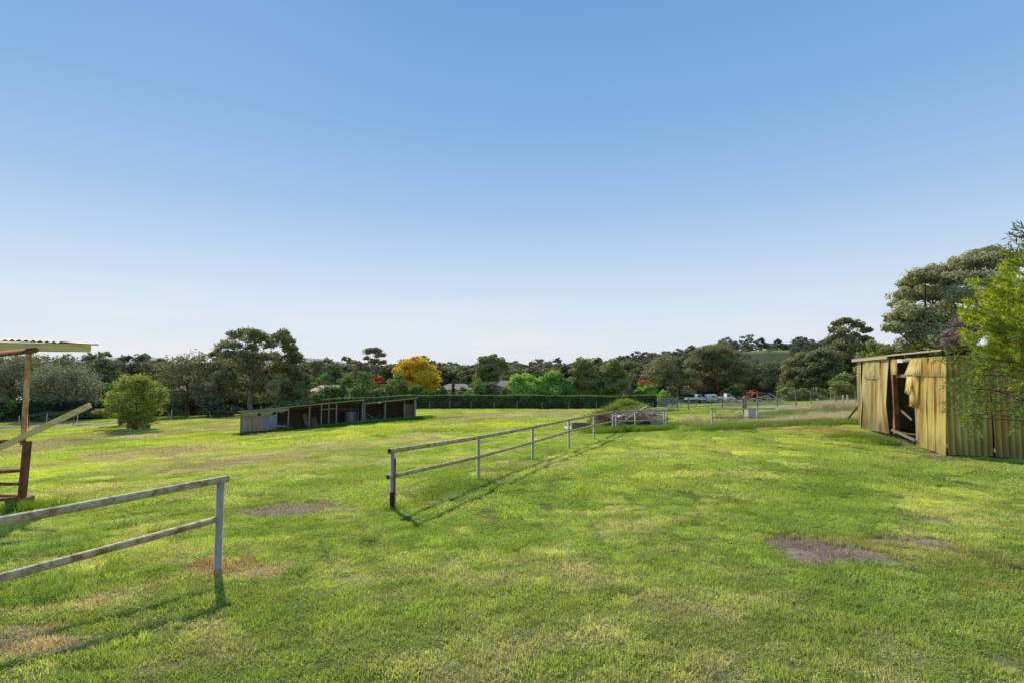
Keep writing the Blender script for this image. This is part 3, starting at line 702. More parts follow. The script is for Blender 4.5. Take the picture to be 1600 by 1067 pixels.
class Plane:
    def __init__(s, A, B):
        s.A = Vector(A); s.u = Vector((B[0] - A[0], B[1] - A[1], 0)).normalized()
        s.n = Vector((s.u.y, -s.u.x, 0))
        if s.n.y > 0: s.n = -s.n                      # towards the viewer
    def p(s, px, py, off=0):
        a, b_ = ray(px, py); o = Vector((0, 0, EYE)); d = Vector((a, 1, b_))
        Y = ((s.A + s.n * off) - o).dot(s.n) / d.dot(s.n)
        return o + d * Y

# ------------------------------------------------------------------ yellow tin shed
A = P(1478, 712, 13.0); B = P(1344, 668, 18.6)
pl = Plane(A, B)
nf = Vector((-abs(pl.u.y), pl.u.x, 0)); 
nf = Vector((-pl.u.y, pl.u.x, 0))
if nf.x > 0: nf = -nf
pl.n = nf
v = -nf                                              # into the shed, away to the right
Az = tz(A.x, A.y); A.z = Az
shed = thing('tin_shed', 'old yellow corrugated tin shed with torn buckled sheets around its open doorway', 'shed', A)
ty = M['tin_yellow']
def copy_mat(src_, name, fn):
    m2 = src_.copy(); m2.name = name; fn(m2.node_tree); return m2
def olive(nt_):
    for n_ in nt_.nodes:
        if n_.type == 'VALTORGB' and len(n_.color_ramp.elements) == 4:
            for e, c in zip(n_.color_ramp.elements, [(.42, .36, .07), (.60, .50, .12), (.70, .56, .17), (.55, .38, .11)]): e.color = (*c, 1)
M['tin_olive'] = copy_mat(ty, 'olive_corrugated_tin', olive)
def bright(nt_):
    for n_ in nt_.nodes:
        if n_.type == 'VALTORGB' and len(n_.color_ramp.elements) == 4:
            for e, c in zip(n_.color_ramp.elements, [(.56, .50, .20), (.70, .61, .26), (.76, .64, .30), (.62, .46, .18)]): e.color = (*c, 1)
M['tin_left'] = copy_mat(ty, 'faded_yellow_tin', bright)
W = lambda px, py, off=0: pl.p(px, py, off)
g = -.02
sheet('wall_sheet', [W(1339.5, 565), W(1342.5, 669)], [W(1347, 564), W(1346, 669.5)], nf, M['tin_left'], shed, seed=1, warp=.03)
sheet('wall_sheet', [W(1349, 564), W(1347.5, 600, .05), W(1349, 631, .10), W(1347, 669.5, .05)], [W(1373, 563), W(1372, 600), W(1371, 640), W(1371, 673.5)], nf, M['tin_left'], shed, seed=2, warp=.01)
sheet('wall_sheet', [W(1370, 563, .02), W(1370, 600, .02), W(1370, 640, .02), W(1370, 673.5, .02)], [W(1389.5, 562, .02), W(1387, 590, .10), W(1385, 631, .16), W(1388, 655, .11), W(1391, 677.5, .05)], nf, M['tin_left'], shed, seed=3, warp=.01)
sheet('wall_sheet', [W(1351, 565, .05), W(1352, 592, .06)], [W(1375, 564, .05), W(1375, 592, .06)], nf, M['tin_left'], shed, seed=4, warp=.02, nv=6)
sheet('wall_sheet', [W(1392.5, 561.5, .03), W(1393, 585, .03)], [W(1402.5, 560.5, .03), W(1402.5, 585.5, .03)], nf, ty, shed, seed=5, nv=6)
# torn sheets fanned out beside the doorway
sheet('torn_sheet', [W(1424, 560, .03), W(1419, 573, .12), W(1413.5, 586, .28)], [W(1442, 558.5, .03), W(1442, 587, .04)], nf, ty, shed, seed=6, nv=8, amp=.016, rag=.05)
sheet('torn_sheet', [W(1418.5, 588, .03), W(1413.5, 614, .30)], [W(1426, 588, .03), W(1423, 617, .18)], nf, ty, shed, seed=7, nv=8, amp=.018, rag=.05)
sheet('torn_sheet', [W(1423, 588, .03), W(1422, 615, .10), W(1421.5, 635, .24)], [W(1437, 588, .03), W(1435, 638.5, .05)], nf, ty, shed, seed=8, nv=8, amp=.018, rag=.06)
xs = [1436, 1450, 1462.5, 1479]
bot = {1436: 698, 1450: 702.5, 1462.5: 707, 1479: 713}
top_ = {1436: 559, 1450: 558.2, 1462.5: 557.6, 1479: 556.8}
for i in range(3):
    a, b_ = xs[i], xs[i + 1]; o = .006 * (i % 2)
    bl = a - (4 if a == 1436 else (0 if i != 2 else .3))
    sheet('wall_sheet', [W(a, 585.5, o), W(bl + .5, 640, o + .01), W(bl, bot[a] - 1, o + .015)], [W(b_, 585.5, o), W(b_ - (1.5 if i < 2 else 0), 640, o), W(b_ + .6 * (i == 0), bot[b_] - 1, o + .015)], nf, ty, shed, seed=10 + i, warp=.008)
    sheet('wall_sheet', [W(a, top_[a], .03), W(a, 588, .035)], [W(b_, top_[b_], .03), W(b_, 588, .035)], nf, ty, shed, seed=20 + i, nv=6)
def vert(px, y0, y1, w, d, mat, nm, off=-.08):
    a = pl.p(px, y0, 0) + nf * off; b_ = pl.p(px, y1, 0) + nf * off; b_ = Vector((a.x, a.y, b_.z))
    q = MB(); q.beam(b_, a, w, d, up=pl.u); return q.build(nm, M[mat], shed)
vert(1394, 560, 676, .12, .14, 'rust', 'door_post', -.03)
vert(1388, 560, 674, .1, .12, 'rust', 'door_post', -.08)
vert(1346.5, 563, 669, .08, .08, 'rust', 'corner_post', -.05)
vert(1428.5, 560, 687, .09, .13, 'timber_grey', 'door_post', -.03)
q = MB(); q.beam(W(1395, 671, .02), W(1431, 688, .04), .08, .05); q.build('door_sill', M['timber_grey'], shed)
q = MB(); q.beam(W(1395, 629, -.12), W(1425, 655.5, -.12), .03, .045); q.build('brace', M['timber_grey'], shed)
q = MB(); q.box(W(1407, 563.5, .02), (.04, .22, .1)); q.build('white_scrap', M['white'], shed)
q = MB(); q.beam(W(1402, 586.5, -.05), W(1440, 587.5, -.05), .05, .08); q.build('girt', M['timber_grey'], shed)
q = MB(); q.beam(W(1404, 563.0, .0), W(1424, 560, .0), .03, .05); q.build('brace', M['timber'], shed)
# end wall, shaded
Lw = 6.4; ht = 2.33
na = -pl.u if (-pl.u).y < 0 else pl.u
na = Vector((na.x, na.y, 0))
def S(s, z, off=0):
    return Vector((A.x, A.y, 0)) + v * s + na * off + Vector((0, 0, z))
zb = lambda s: tz(*(S(s, 0).xy)) + .03
cuts = [0.02, .95, 1.6, 2.5, 3.4, 4.3, 5.3, Lw]
for i in range(len(cuts) - 1):
    a, b_ = cuts[i], cuts[i + 1] - .012; o = .02 * (i % 2)
    if i:
        q = MB(); q.beam(S(a - .01, A.z - .05, -.05), S(a - .01, A.z + 2.4, -.05), .07, .05, up=v); q.build('dark_seam_strip', M['black'], shed)  # black strip added behind the seam to stop light showing through
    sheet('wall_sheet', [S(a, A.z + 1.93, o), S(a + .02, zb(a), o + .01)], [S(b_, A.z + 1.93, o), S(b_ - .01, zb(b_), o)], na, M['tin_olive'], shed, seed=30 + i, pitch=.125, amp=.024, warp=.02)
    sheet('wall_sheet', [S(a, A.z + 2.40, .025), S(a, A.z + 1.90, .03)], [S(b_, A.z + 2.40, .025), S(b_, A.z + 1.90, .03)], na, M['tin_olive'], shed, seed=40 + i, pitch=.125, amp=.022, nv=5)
# far walls, floor, roof
Lf = (B - A).length * .985
def C_(s, t_, z): return Vector((A.x, A.y, 0)) + v * s + pl.u * t_ + Vector((0, 0, z))
if pl.u.dot(B - A) < 0: pl.u = -pl.u
dark = M['tin_green']
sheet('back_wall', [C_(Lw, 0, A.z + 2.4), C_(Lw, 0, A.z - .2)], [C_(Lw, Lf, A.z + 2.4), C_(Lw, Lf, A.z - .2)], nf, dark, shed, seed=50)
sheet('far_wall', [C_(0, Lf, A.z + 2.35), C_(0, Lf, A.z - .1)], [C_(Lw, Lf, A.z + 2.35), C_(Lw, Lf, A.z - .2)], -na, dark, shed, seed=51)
q = MB(); q.add([C_(.1, .1, A.z + .07), C_(Lw - .1, .1, A.z + .07), C_(Lw - .1, Lf - .1, A.z + .09), C_(.1, Lf - .1, A.z + .09)], [(0, 1, 2, 3)]); q.build('dirt_floor', M['earth'], shed)
zr = A.z + 2.50
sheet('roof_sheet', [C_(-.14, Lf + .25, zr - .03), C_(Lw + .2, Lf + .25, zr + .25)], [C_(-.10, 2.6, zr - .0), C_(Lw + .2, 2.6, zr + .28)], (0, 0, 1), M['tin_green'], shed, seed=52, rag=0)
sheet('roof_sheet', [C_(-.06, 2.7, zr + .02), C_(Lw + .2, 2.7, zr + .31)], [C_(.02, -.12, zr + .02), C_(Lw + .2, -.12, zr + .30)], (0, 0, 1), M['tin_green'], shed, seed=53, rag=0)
q = MB(); q.beam(C_(-.12, Lf + .25, zr - .085), C_(-.12, 2.9, zr - .05), .03, .09); q.build('fascia', M['timber'], shed)
q = MB(); q.beam(C_(-.13, 2.95, zr - .012), C_(-.05, -.14, zr + .022), .03, .04); q.build('fascia', M['timber'], shed)
q = MB()
for t_ in (.5, 1.2, 2.0, 2.8):
    q.beam(C_(-.02, t_, zr - .05), C_(Lw, t_, zr + .2), .05, .05)
q.build('rafter', M['timber_grey'], shed)
q = MB(); q.beam(C_(.02, -.05, A.z + 2.345), C_(.02, Lf, A.z + 2.30), .05, .08); q.build('top_plate', M['timber_grey'], shed)
# rusty pole leaning beside the far corner
a = foot(1321, 21.5); q = MB(); q.tube([Vector((a.x, a.y, a.z + .12)), P(1344, 630, 19.6)], .035, 8)
tag(q.build('leaning_pole', M['rust'], None, True, org=(a.x, a.y, a.z)), 'rusty pole leaning on the far corner of the yellow shed', 'pole')

# ------------------------------------------------------------------ horse stables
SL = P(376, 681, 41.5); SR = P(652, 655, 46.7)
sp = Plane(SL, SR); su = sp.u; sn = sp.n; back = -sn
Sx = lambda px, py, off=0: sp.p(px, py, 0) + sn * off
def stable(label, x0, x1, rl, rr_, posts, depth=3.0):
    a = Sx(x0, rl[1] + 38); a.z = tz(a.x, a.y)
    t = thing('horse_stable', label, 'stable', a)
    e0 = Sx(*rl); e1 = Sx(*rr_)
    dz = -.42
    sheet('roof', [e0 + sn * .25 + Vector((0, 0, .04)), e0 + back * depth + Vector((0, 0, dz))], [e1 + sn * .25 + Vector((0, 0, .04)), e1 + back * depth + Vector((0, 0, dz))], (0, 0, 1), M['tin_green'], t, pitch=.15, amp=.02, warp=.03, rag=0, seed=3)
    q = MB(); q.beam(e0 + sn * .22 - Vector((0, 0, .045)), e1 + sn * .22 - Vector((0, 0, .045)), .04, .09); q.build('fascia', M['tin_green'], t)
    q = MB()
    e0i = Sx(x0 + 1, rl[1]); e1i = Sx(x1 - 1, rr_[1])
    b0 = e0i + back * (depth - .1); b1 = e1i + back * (depth - .1)
    q.add([Vector((b0.x, b0.y, tz(b0.x, b0.y) - .1)), Vector((b1.x, b1.y, tz(b1.x, b1.y) - .1)), b1 + Vector((0, 0, dz - .02)), b0 + Vector((0, 0, dz - .02))], [(0, 1, 2, 3)])
    q.build('back_wall', M['timber_dark'], t)
    for px, y0, y1, w in posts:
        a = Sx(px, y0); b_ = Sx(px, y1 + 2); q = MB(); q.beam(Vector((a.x, a.y, b_.z)), a, w, w, up=su); q.build('post', M['post'], t)
    def cross(px, zlow=None, wfrac=1):
        a = Sx(px, rl[1] + (rr_[1] - rl[1]) * (px - x0) / (x1 - x0) + 1)
        b_ = a + back * (depth - .15) * wfrac + Vector((0, 0, dz * wfrac))
        q = MB(); q.add([Vector((a.x, a.y, tz(a.x, a.y) - .1)), Vector((b_.x, b_.y, tz(b_.x, b_.y) - .1)), b_, a], [(0, 1, 2, 3)]); q.build('partition', M['timber_dark'], t)
    return t, cross
def quad(name, pts, mat, t, thick=.02):
    q = MB(); v_ = [Vector(p) for p in pts] + [Vector(p) + back * thick for p in pts]
    q.add(v_, [(0, 1, 2, 3), (7, 6, 5, 4), (0, 4, 5, 1), (1, 5, 6, 2), (2, 6, 7, 3), (3, 7, 4, 0)]); return q.build(name, M[mat], t)
st, cross = stable('long weathered horse stable with plank doors and a sagging tin front edge', 376, 568, (372, 641.5), (569.5, 623), [
    (377, 643, 681, .1), (432.5, 643, 680, .1), (451, 636, 680, .11), (484, 632, 672, .12), (502.5, 631, 669, .1), (514, 630, 664, .09), (526, 629, 664, .1), (567, 626, 664, .13)])
for px in (432, 484, 526, 567): cross(px)
cross(377)
def boards(name, x0, x1, yt0, yt1, yb0, yb1, n, mat, t, off=.03, gap=.06):
    q = MB()
    for i in range(n):
        f0 = (i + gap / 2) / n; f1 = (i + 1 - gap / 2) / n
        L_ = lambda f, a, b_: a + (b_ - a) * f
        jit = rng.uniform(-.01, .01)
        pts = [Sx(L_(f0, x0, x1), L_(f0, yt0, yt1), off + jit), Sx(L_(f1, x0, x1), L_(f1, yt0, yt1), off + jit), Sx(L_(f1, x0, x1), L_(f1, yb0, yb1) + rng.uniform(-.4, .4), off + jit), Sx(L_(f0, x0, x1), L_(f0, yb0, yb1) + rng.uniform(-.4, .4), off + jit)]
        v_ = pts + [p + back * .02 for p in pts]
        q.add(v_, [(0, 1, 2, 3), (7, 6, 5, 4), (0, 4, 5, 1), (1, 5, 6, 2), (2, 6, 7, 3), (3, 7, 4, 0)])
    return q.build(name, M[mat], t)
M['door_boards'] = weathered('pinkish_grey_boards', [(0.3, (.34, .235, .17)), (0.5, (.50, .36, .26)), (0.75, (.62, .48, .36))], 2.0, (5, 5, .5), .9, 0, .4, stops2=G2, scale2=10, mixf=.6)
boards('door', 377, 393.2, 649, 648.5, 681, 681, 9, 'door_boards', st)
boards('door', 394.2, 411.5, 648.5, 648, 681, 680, 9, 'door_boards', st)
for ya, yb in ((672, 671), (677.5, 676.5), (651, 650.5)):
    q = MB(); q.beam(Sx(377, ya, .06), Sx(411.5, yb, .06), .03, .07); q.build('door_ledge', M['door_boards'], st)
sheet('wall_sheet', [Sx(411.5, 647, .05), Sx(411.5, 681, .05)], [Sx(432, 646.5, .05), Sx(432, 680, .05)], sn, M['tin_grey'], st, pitch=.15, amp=.015, seed=61)
# green sheet under the roof edge with a scalloped lower edge
topx = [378, 451.5]
xs_ = np.linspace(378, 451.5, 60)
lowy = []
for x_ in xs_:
    if x_ < 401: y_ = 649
    elif x_ < 409: y_ = 649 - 4.5 * math.sin((x_ - 401) / 8 * math.pi)
    elif x_ < 424: y_ = 648
    elif x_ < 434: y_ = 648 - 5.5 * math.sin((x_ - 424) / 10 * math.pi)
    elif x_ < 443: y_ = 642.5 + 1.8 * math.sin((x_ - 434) / 9 * math.pi)
    else: y_ = 642 - .2 * (x_ - 443)
    lowy.append(y_)
q = MB(); n_ = len(xs_); vs = []
for x_, y_ in zip(xs_, lowy):
    ty_ = 641.5 - .094 * (x_ - 372)
    bulge = .10 + .05 * math.sin(x_ * .6)
    vs += [Sx(x_, ty_ + 1, .12), Sx(x_, (ty_ + y_) / 2, .12 + bulge * .4), Sx(x_, y_, .10 + bulge * .6)]
fs = []
for i in range(n_ - 1):
    for k in range(2): fs.append((i * 3 + k, (i + 1) * 3 + k, (i + 1) * 3 + k + 1, i * 3 + k + 1))
q.add(vs, fs); q.build('tin_valance', M['tin_green'], st, True)
quad('kick_board', [Sx(451, 671), Sx(502, 666.5), Sx(502, 676), Sx(451, 684)], 'timber', st)
quad('kick_board', [Sx(526, 661), Sx(567, 656.5), Sx(567, 667), Sx(526, 669)], 'timber', st)
q = MB(); q.beam(Sx(432, 664.5), Sx(451, 666), .05, .09); q.build('rail', M['post_pale'], st)
q = MB(); q.beam(Sx(502.5, 639.2), Sx(526, 637.4), .05, .08); q.build('rail', M['post'], st)
q = MB(); q.beam(Sx(527, 640.5, -1.2), Sx(563, 640, -1.2), .05, .09); q.build('rail', M['timber_dark'], st)
q = MB(); q.beam(Sx(452, 648, -2.5), Sx(483, 646, -2.5), .05, .12); q.beam(Sx(486, 650, -2.6), Sx(566, 644, -2.6), .05, .1); q.build('rail', M['timber_grey'], st)
def junk(name, label, cat, mb, mat, org):
    return tag(mb.build(name, M[mat], None, org=org), label, cat)
q = MB(); q.beam(Sx(490, 652, -1), Sx(494, 669, -.6), .45, .03, up=sn); junk('timber_board', 'grey board leaning inside the middle bay of the long stable', 'board', q, 'timber_grey', Sx(494, 669, -.6))
q = MB(); q.beam(Sx(476, 648, -1.6), Sx(481, 666, -1.2), .3, .03, up=sn); junk('timber_board', 'brown board propped beside a post in the long stable', 'board', q, 'door_boards', Sx(481, 666, -1.2))
q = MB(); c_ = Sx(552, 660, -1.5); q.tube([c_, c_ + Vector((0, 0, .85))], .55, 20); tag(q.build('feed_drum', M['tin_grey'], None, org=c_), 'grey drum standing in the right end bay of the long stable', 'drum')
def sticks(q, c_, n, spread, L, r0=.012, up=.25, height=.4):
    for i in range(n):
        a = Vector((c_.x + rng.normal() * spread, c_.y + rng.normal() * spread * .6, c_.z + abs(rng.normal()) * height * .5))
        d = Vector((rng.normal(), rng.normal(), rng.normal() * up)).normalized() * L * rng.uniform(.5, 1.1)
        mid_ = a + d * .5 + Vector((0, 0, rng.uniform(-.05, .08)))
        q.tube([a, mid_, a + d], [r0 * rng.uniform(.7, 1.5), r0, r0 * .5], 4)
q = MB(); c_ = Sx(441, 680, .2); c_.z = tz(c_.x, c_.y) + .1; sticks(q, c_, 45, .35, .9, .02, .5, .4)
M['rust_light'] = weathered('rusty_scrap', [(0.3, (.12, .05, .03)), (0.7, (.34, .17, .11))], 6)
tag(q.build('scrap_tangle', M['rust_light'], None, org=c_), 'tangle of rusty scrap lying in the left bay of the long stable', 'scrap')
st2, cross = stable('shorter open fronted stable with a dark interior right of the long stable', 569, 650, (569, 629), (652, 620.3), [
    (570, 629.5, 662, .1), (602, 629, 656.5, .11), (648.5, 623, 655, .13), (632, 626, 655, .08)])
for px in (570, 602, 649): cross(px)
quad('wall_panel', [Sx(632, 632, -.5), Sx(648, 630, -.5), Sx(648, 643, -.5), Sx(632, 644.5, -.5)], 'timber_grey', st2)
quad('wall_panel', [Sx(633, 645, -.5), Sx(648, 643.5, -.5), Sx(648, 657, -.5), Sx(633, 659, -.5)], 'timber_dark', st2)
q = MB(); q.box(Sx(592, 628.0, .25), (.25, .05, .12)); q.build('bracket', M['post_pale'], st2)
q = MB(); c_ = Sx(583, 657, -.7); c_.z = tz(c_.x, c_.y) + .1; sticks(q, c_, 34, .6, 1.4, .018, .2, .4)
tag(q.build('branch_pile', M['stick'], None, org=c_), 'dry branches heaped inside the shorter stable', 'branches')

# ------------------------------------------------------------------ left shelter with rusty post
SB = P(36, 793, 9.6); SB.z = tz(SB.x, SB.y)
sh = thing('open_shelter', 'open shelter corner with tin roof, yellow beam and rusty pipe post', 'shelter', SB)
tp = P(45.5, 548, 9.62)
q = MB(); q.tube([Vector((tp.x - .02, 9.62, zat(690, 9.6) - .05)), tp], .043, 12); q.build('post', M['rust_yellow'], sh, True)
q = MB(); q.tube([P(-60, 559, 8.3), P(56, 547, 9.60)], .048, 12); q.build('roof_pipe', M['rust'], sh, True)
q = MB(); q.beam(P(-160, 537.5, 9.3), P(141, 544, 9.75), .05, .14); q.build('beam', M['timber_yellow'], sh)
q = MB(); q.beam(P(-40, 546, 9.95), P(108, 548.3, 10.4), .05, .035); q.build('purlin', M['timber_yellow'], sh)
def darker(nt_):
    for n_ in nt_.nodes:
        if n_.type == 'VALTORGB' and len(n_.color_ramp.elements) == 4:
            for e, c in zip(n_.color_ramp.elements, [(.16, .12, .03), (.24, .17, .045), (.28, .19, .06), (.20, .11, .04)]): e.color = (*c, 1)
M['tin_roof'] = copy_mat(ty, 'yellowed_roof_tin', darker)
a0 = P(-140, 526, 9.25); a1 = P(95, 535, 9.62)
sheet('roof_sheet', [a0, a0 + Vector((-.4, 2.6, .10))], [a1, a1 + Vector((-1.3, 2.6, .09))], (0, 0, 1), M['tin_roof'], sh, pitch=.11, amp=.016, seed=70, rag=0, warp=.01)
# rusty yard panel
yp = thing('yard_panel', 'rusty brown cattle yard panel under the shelter post', 'yard panel', SB)
q = MB(); q.beam(Vector((SB.x - .02, SB.y - .02, SB.z - .1)), P(43, 689, 9.58), .088, .09, up=(0, 1, 0)); q.build('post', M['rust'], yp)
for i, (ya, yb) in enumerate([(693, 687), (738.5, 734), (754.5, 755.5), (782, 776)]):
    q = MB(); q.beam(P(-70, ya + (2, 4, 1, 6)[i], 9.0), P(40, yb, 9.56), .045, .05 if i else .06); q.build('rail', M['rust'], yp)
q = MB(); q.beam(P(-70, 736, 9.4), P(40, 733.5, 9.62), .03, .035); q.beam(P(-70, 772, 9.4), P(40, 775, 9.62), .03, .04); q.build('rail', M['rust'], yp)
q = MB(); q.box(Vector((SB.x - .06, SB.y, SB.z + .08)), (.34, .26, .22), .3); q.build('base_block', M['rust'], yp, bevel=.03)
q = MB(); q.tube([P(-60, 722, 8.9), P(40, 681, 9.45), P(58, 672, 9.5)], .03, 8)
tag(q.build('rusty_pipe', M['rust'], None, True, org=P(0, 700, 9.2)), 'thin rusty pipe lying on the yard panel under the pale plank', 'pipe')
q = MB(); q.beam(P(-50, 722, 8.95), P(141, 632.5, 9.35), .05, .095)
tag(q.build('timber_plank', M['timber_yellow'], None, org=P(0, 700, 9.2), bevel=.004), 'long pale plank slanting upward off the rusty yard panel', 'plank')
# ------------------------------------------------------------------ heap behind the return rail
mc = foot(977, 25.6)
nu_, nv_ = 48, 16; V_ = []
for j in range(nv_ + 1):
    for i in range(nu_):
        a = 2 * math.pi * i / nu_; r_ = j / nv_
        x = mc.x + math.cos(a) * r_ * 1.75; y = mc.y + math.sin(a) * r_ * 1.3
        h = 1.05 * (1 - r_ ** 2) ** .55 if r_ < 1 else 0
        h *= .75 + .5 * vnoise(x * 1.7 + 5, y * 1.7)
        V_.append((x - mc.x, y - mc.y, tz(x, y) - .06 + max(h, 0) - mc.z))
ids = np.arange((nv_ + 1) * nu_).reshape(nv_ + 1, nu_); jn_ = np.roll(ids, -1, 1)
Qm = np.stack([ids[:-1], ids[1:], jn_[1:], jn_[:-1]], -1).reshape(-1, 4)
mo = np_mesh('grass_mound', V_, Qm, M['earth'], smooth=True, loc=mc)
tag(mo, 'overgrown earth mound covered in long grass behind the rubbish', 'mound')
mV = np.array(V_) + np.array(mc)
def grow(name, X, Y_, Z, nb, h, w, c0, c1, lean=.6):
    """long blades standing on given points: one mesh"""
    n = len(X); pt = np.stack([X, Y_, Z], 1)
    C = np.repeat(pt, nb, 0) + np.concatenate([rng.normal(0, .09, (n * nb, 2)), np.zeros((n * nb, 1))], 1)
    k = n * nb; hh = h * rng.uniform(.4, 1.2, k); la = rng.uniform(0, 2 * np.pi, k); ln = hh * rng.uniform(.1, lean, k)
    ld = np.stack([np.cos(la), np.sin(la), 0 * la], 1); az = rng.uniform(0, 2 * np.pi, k); s = np.stack([np.cos(az), np.sin(az), 0 * az], 1) * (w / 2)
    mid = C + ld * ln[:, None] * .35; mid[:, 2] += hh * .6
    tip = C + ld * ln[:, None]; tip[:, 2] += hh * .92
    V = np.stack([C - s, C + s, mid + s * .8, mid - s * .8, tip + s * .15, tip - s * .15], 1).reshape(-1, 3)
    q = np.arange(k) * 6; Qd = np.concatenate([np.stack([q, q + 1, q + 2, q + 3], 1), np.stack([q + 3, q + 2, q + 4, q + 5], 1)])
    t = rng.random((k, 1)); c = np.array(c0) * (1 - t) + np.array(c1) * t
    c = c[:, None, :] * np.array([.55, .55, 1, 1, 1.15, 1.15])[None, :, None]
    return V, Qd, c.reshape(-1, 3)
def grow_obj(name, batches):
    Vs = []; Qs = []; Cs = []; o = 0
    for V, Qd, c in batches: Vs.append(V); Qs.append(Qd + o); Cs.append(c); o += len(V)
    return np_mesh(name, np.concatenate(Vs), np.concatenate(Qs), M['weed'], colr=np.concatenate(Cs))
LG = []   # long green grass
GR0, GR1 = (.10, .20, .02), (.24, .34, .05)
k = rng.choice(len(mV), 620)
LG.append(grow('', mV[k, 0] + rng.normal(0, .05, 620), mV[k, 1] + rng.normal(0, .05, 620), mV[k, 2] - .03, 26, .34, .012, GR0, (.34, .38, .08), .9))
def strip(pts, n, spread, h, w, nb=22, c0=GR0, c1=GR1, lean=.8, clumps=0):
    """grass along a ground polyline given as (px, py) marks"""
    W_ = [at(a, b_) if len(m__) == 2 else foot(a, m__[2]) for m__ in pts for a, b_ in [m__[:2]]]
    W_ = np.array([[p.x, p.y] for p in W_]); seg = rng.integers(0, len(W_) - 1, n); t = rng.random(n)[:, None]
    q = W_[seg] * (1 - t) + W_[seg + 1] * t + rng.normal(0, 1, (n, 2)) * np.array([spread * 1.2, spread])
    if clumps:
        ce = q[:clumps]; k_ = rng.integers(0, clumps, n); q = ce[k_] + rng.normal(0, 1, (n, 2)) * np.array([.38, .25]) * rng.uniform(.5, 1.3, clumps)[k_][:, None]
    LG.append(grow('', q[:, 0], q[:, 1], terrain(q[:, 0], q[:, 1]) - .03, nb, h, w, c0, c1, lean))
strip([(935, 678), (965, 674), (1000, 674), (1045, 672)], 420, .28, .30, .012, c0=(.10, .22, .02))
strip([(1040, 668), (1052, 664)], 60, .3, .3, .012)
strip([(930, 672, 23.5), (945, 668, 24.5)], 80, .3, .35, .012)
# along the stables (lush, dark)
def strip_w(W_, n, spread, h, w, nb=22, c0=GR0, c1=GR1, lean=.8):
    W_ = np.array(W_); seg = rng.integers(0, len(W_) - 1, n); t = rng.random(n)[:, None]
    q = W_[seg] * (1 - t) + W_[seg + 1] * t + rng.normal(0, 1, (n, 2)) * spread
    LG.append(grow('', q[:, 0], q[:, 1], terrain(q[:, 0], q[:, 1]) - .03, nb, h, w, c0, c1, lean))
def sw(px, off):
    p = Sx(px, 660, off); return (p.x, p.y)
strip_w([sw(372, .2), sw(412, .3), sw(452, .4)], 420, .18, .30, .02, c0=(.06, .13, .02), c1=(.15, .22, .04))
strip_w([sw(495, .7), sw(530, .9), sw(568, 1.1)], 900, .38, .34, .025, c0=(.07, .17, .015), c1=(.15, .30, .03))
strip_w([sw(568, 1.0), sw(610, .9), sw(655, .6), sw(664, .3)], 900, .36, .34, .025, c0=(.07, .17, .015), c1=(.15, .30, .03))
strip_w([sw(500, 1.6), sw(568, 2.0), sw(640, 1.8), sw(700, 1.2)], 1200, .7, .18, .03, c0=(.11, .24, .02), c1=(.20, .36, .04))
# along the shed front
strip([(1352, 682), (1390, 696), (1440, 714), (1480, 722)], 50, .15, .10, .008)
strip([(1300, 685), (1345, 680), (1385, 694)], 150, .25, .16, .009)
strip([(1375, 690), (1384, 692)], 40, .1, .22, .008)
# along the fences
strip([(655, 783), (747, 750), (830, 719), (886, 703)], 200, .16, .11, .007)
strip([(608, 797), (622, 797)], 18, .05, .13, .006)
strip([(20, 800), (55, 795)], 60, .2, .22, .008)
# weedy bank between the small rail and the shed
strip([(1125, 672), (1180, 668), (1260, 664), (1340, 664)], 700, .5, .30, .014, c0=(.10, .18, .03), c1=(.26, .32, .07))
strip([(1130, 664), (1200, 660), (1262, 656), (1340, 656)], 900, .7, .3, .016, c0=(.16, .24, .05), c1=(.40, .44, .14))
strip([(1190, 655), (1260, 650), (1340, 650)], 1300, .9, .42, .016, c0=(.12, .19, .04), c1=(.28, .34, .10))
strip([(1060, 668), (1100, 668)], 40, .3, .12, .012)
strip([(1040, 644), (1056, 643)], 60, .4, .35, .016, c0=(.05, .12, .02)); strip([(1012, 652), (1052, 657)], 40, .2, .25, .014, c0=(.05, .13, .02))
lg = grow_obj('long_grass', LG); tag(lg, kind='stuff')
LG = []
DR0, DR1 = (.46, .36, .20), (.74, .62, .38)
strip([(1150, 650, 30), (1200, 640, 34), (1230, 645, 33)], 190, 1.1, .5, .014, clumps=12, c0=DR0, c1=(.62, .54, .32), lean=1.0)
strip([(1190, 655), (1235, 660)], 130, .6, .35, .014, clumps=8, c0=(.32, .25, .15), c1=(.52, .44, .27), lean=1.1)
strip([(1270, 650, 27), (1300, 650, 26), (1340, 650, 25)], 220, 1.1, .5, .014, clumps=14, c0=DR0, c1=(.62, .54, .32), lean=1.0)
strip([(1160, 665), (1250, 660), (1340, 664)], 160, .9, .4, .012, clumps=12, c0=DR0, c1=DR1, lean=1.0)
strip([(1290, 645, 31), (1315, 645, 31)], 90, .5, .9, .012, c0=(.38, .30, .18), c1=(.60, .50, .32), lean=.9)
strip([(1120, 655), (1175, 656)], 40, .5, .2, .014, c0=DR0, c1=DR1)
strip([(80, 985), (20, 1010), (-20, 1015)], 50, .12, .05, .004, c0=DR0, c1=DR1, lean=2.5, nb=26)
strip([(345, 889), (375, 893), (420, 893)], 36, .07, .03, .004, c0=(.26, .16, .08), c1=DR1, lean=3.5, nb=20)
dg = grow_obj('dry_weeds', LG); tag(dg, kind='stuff')

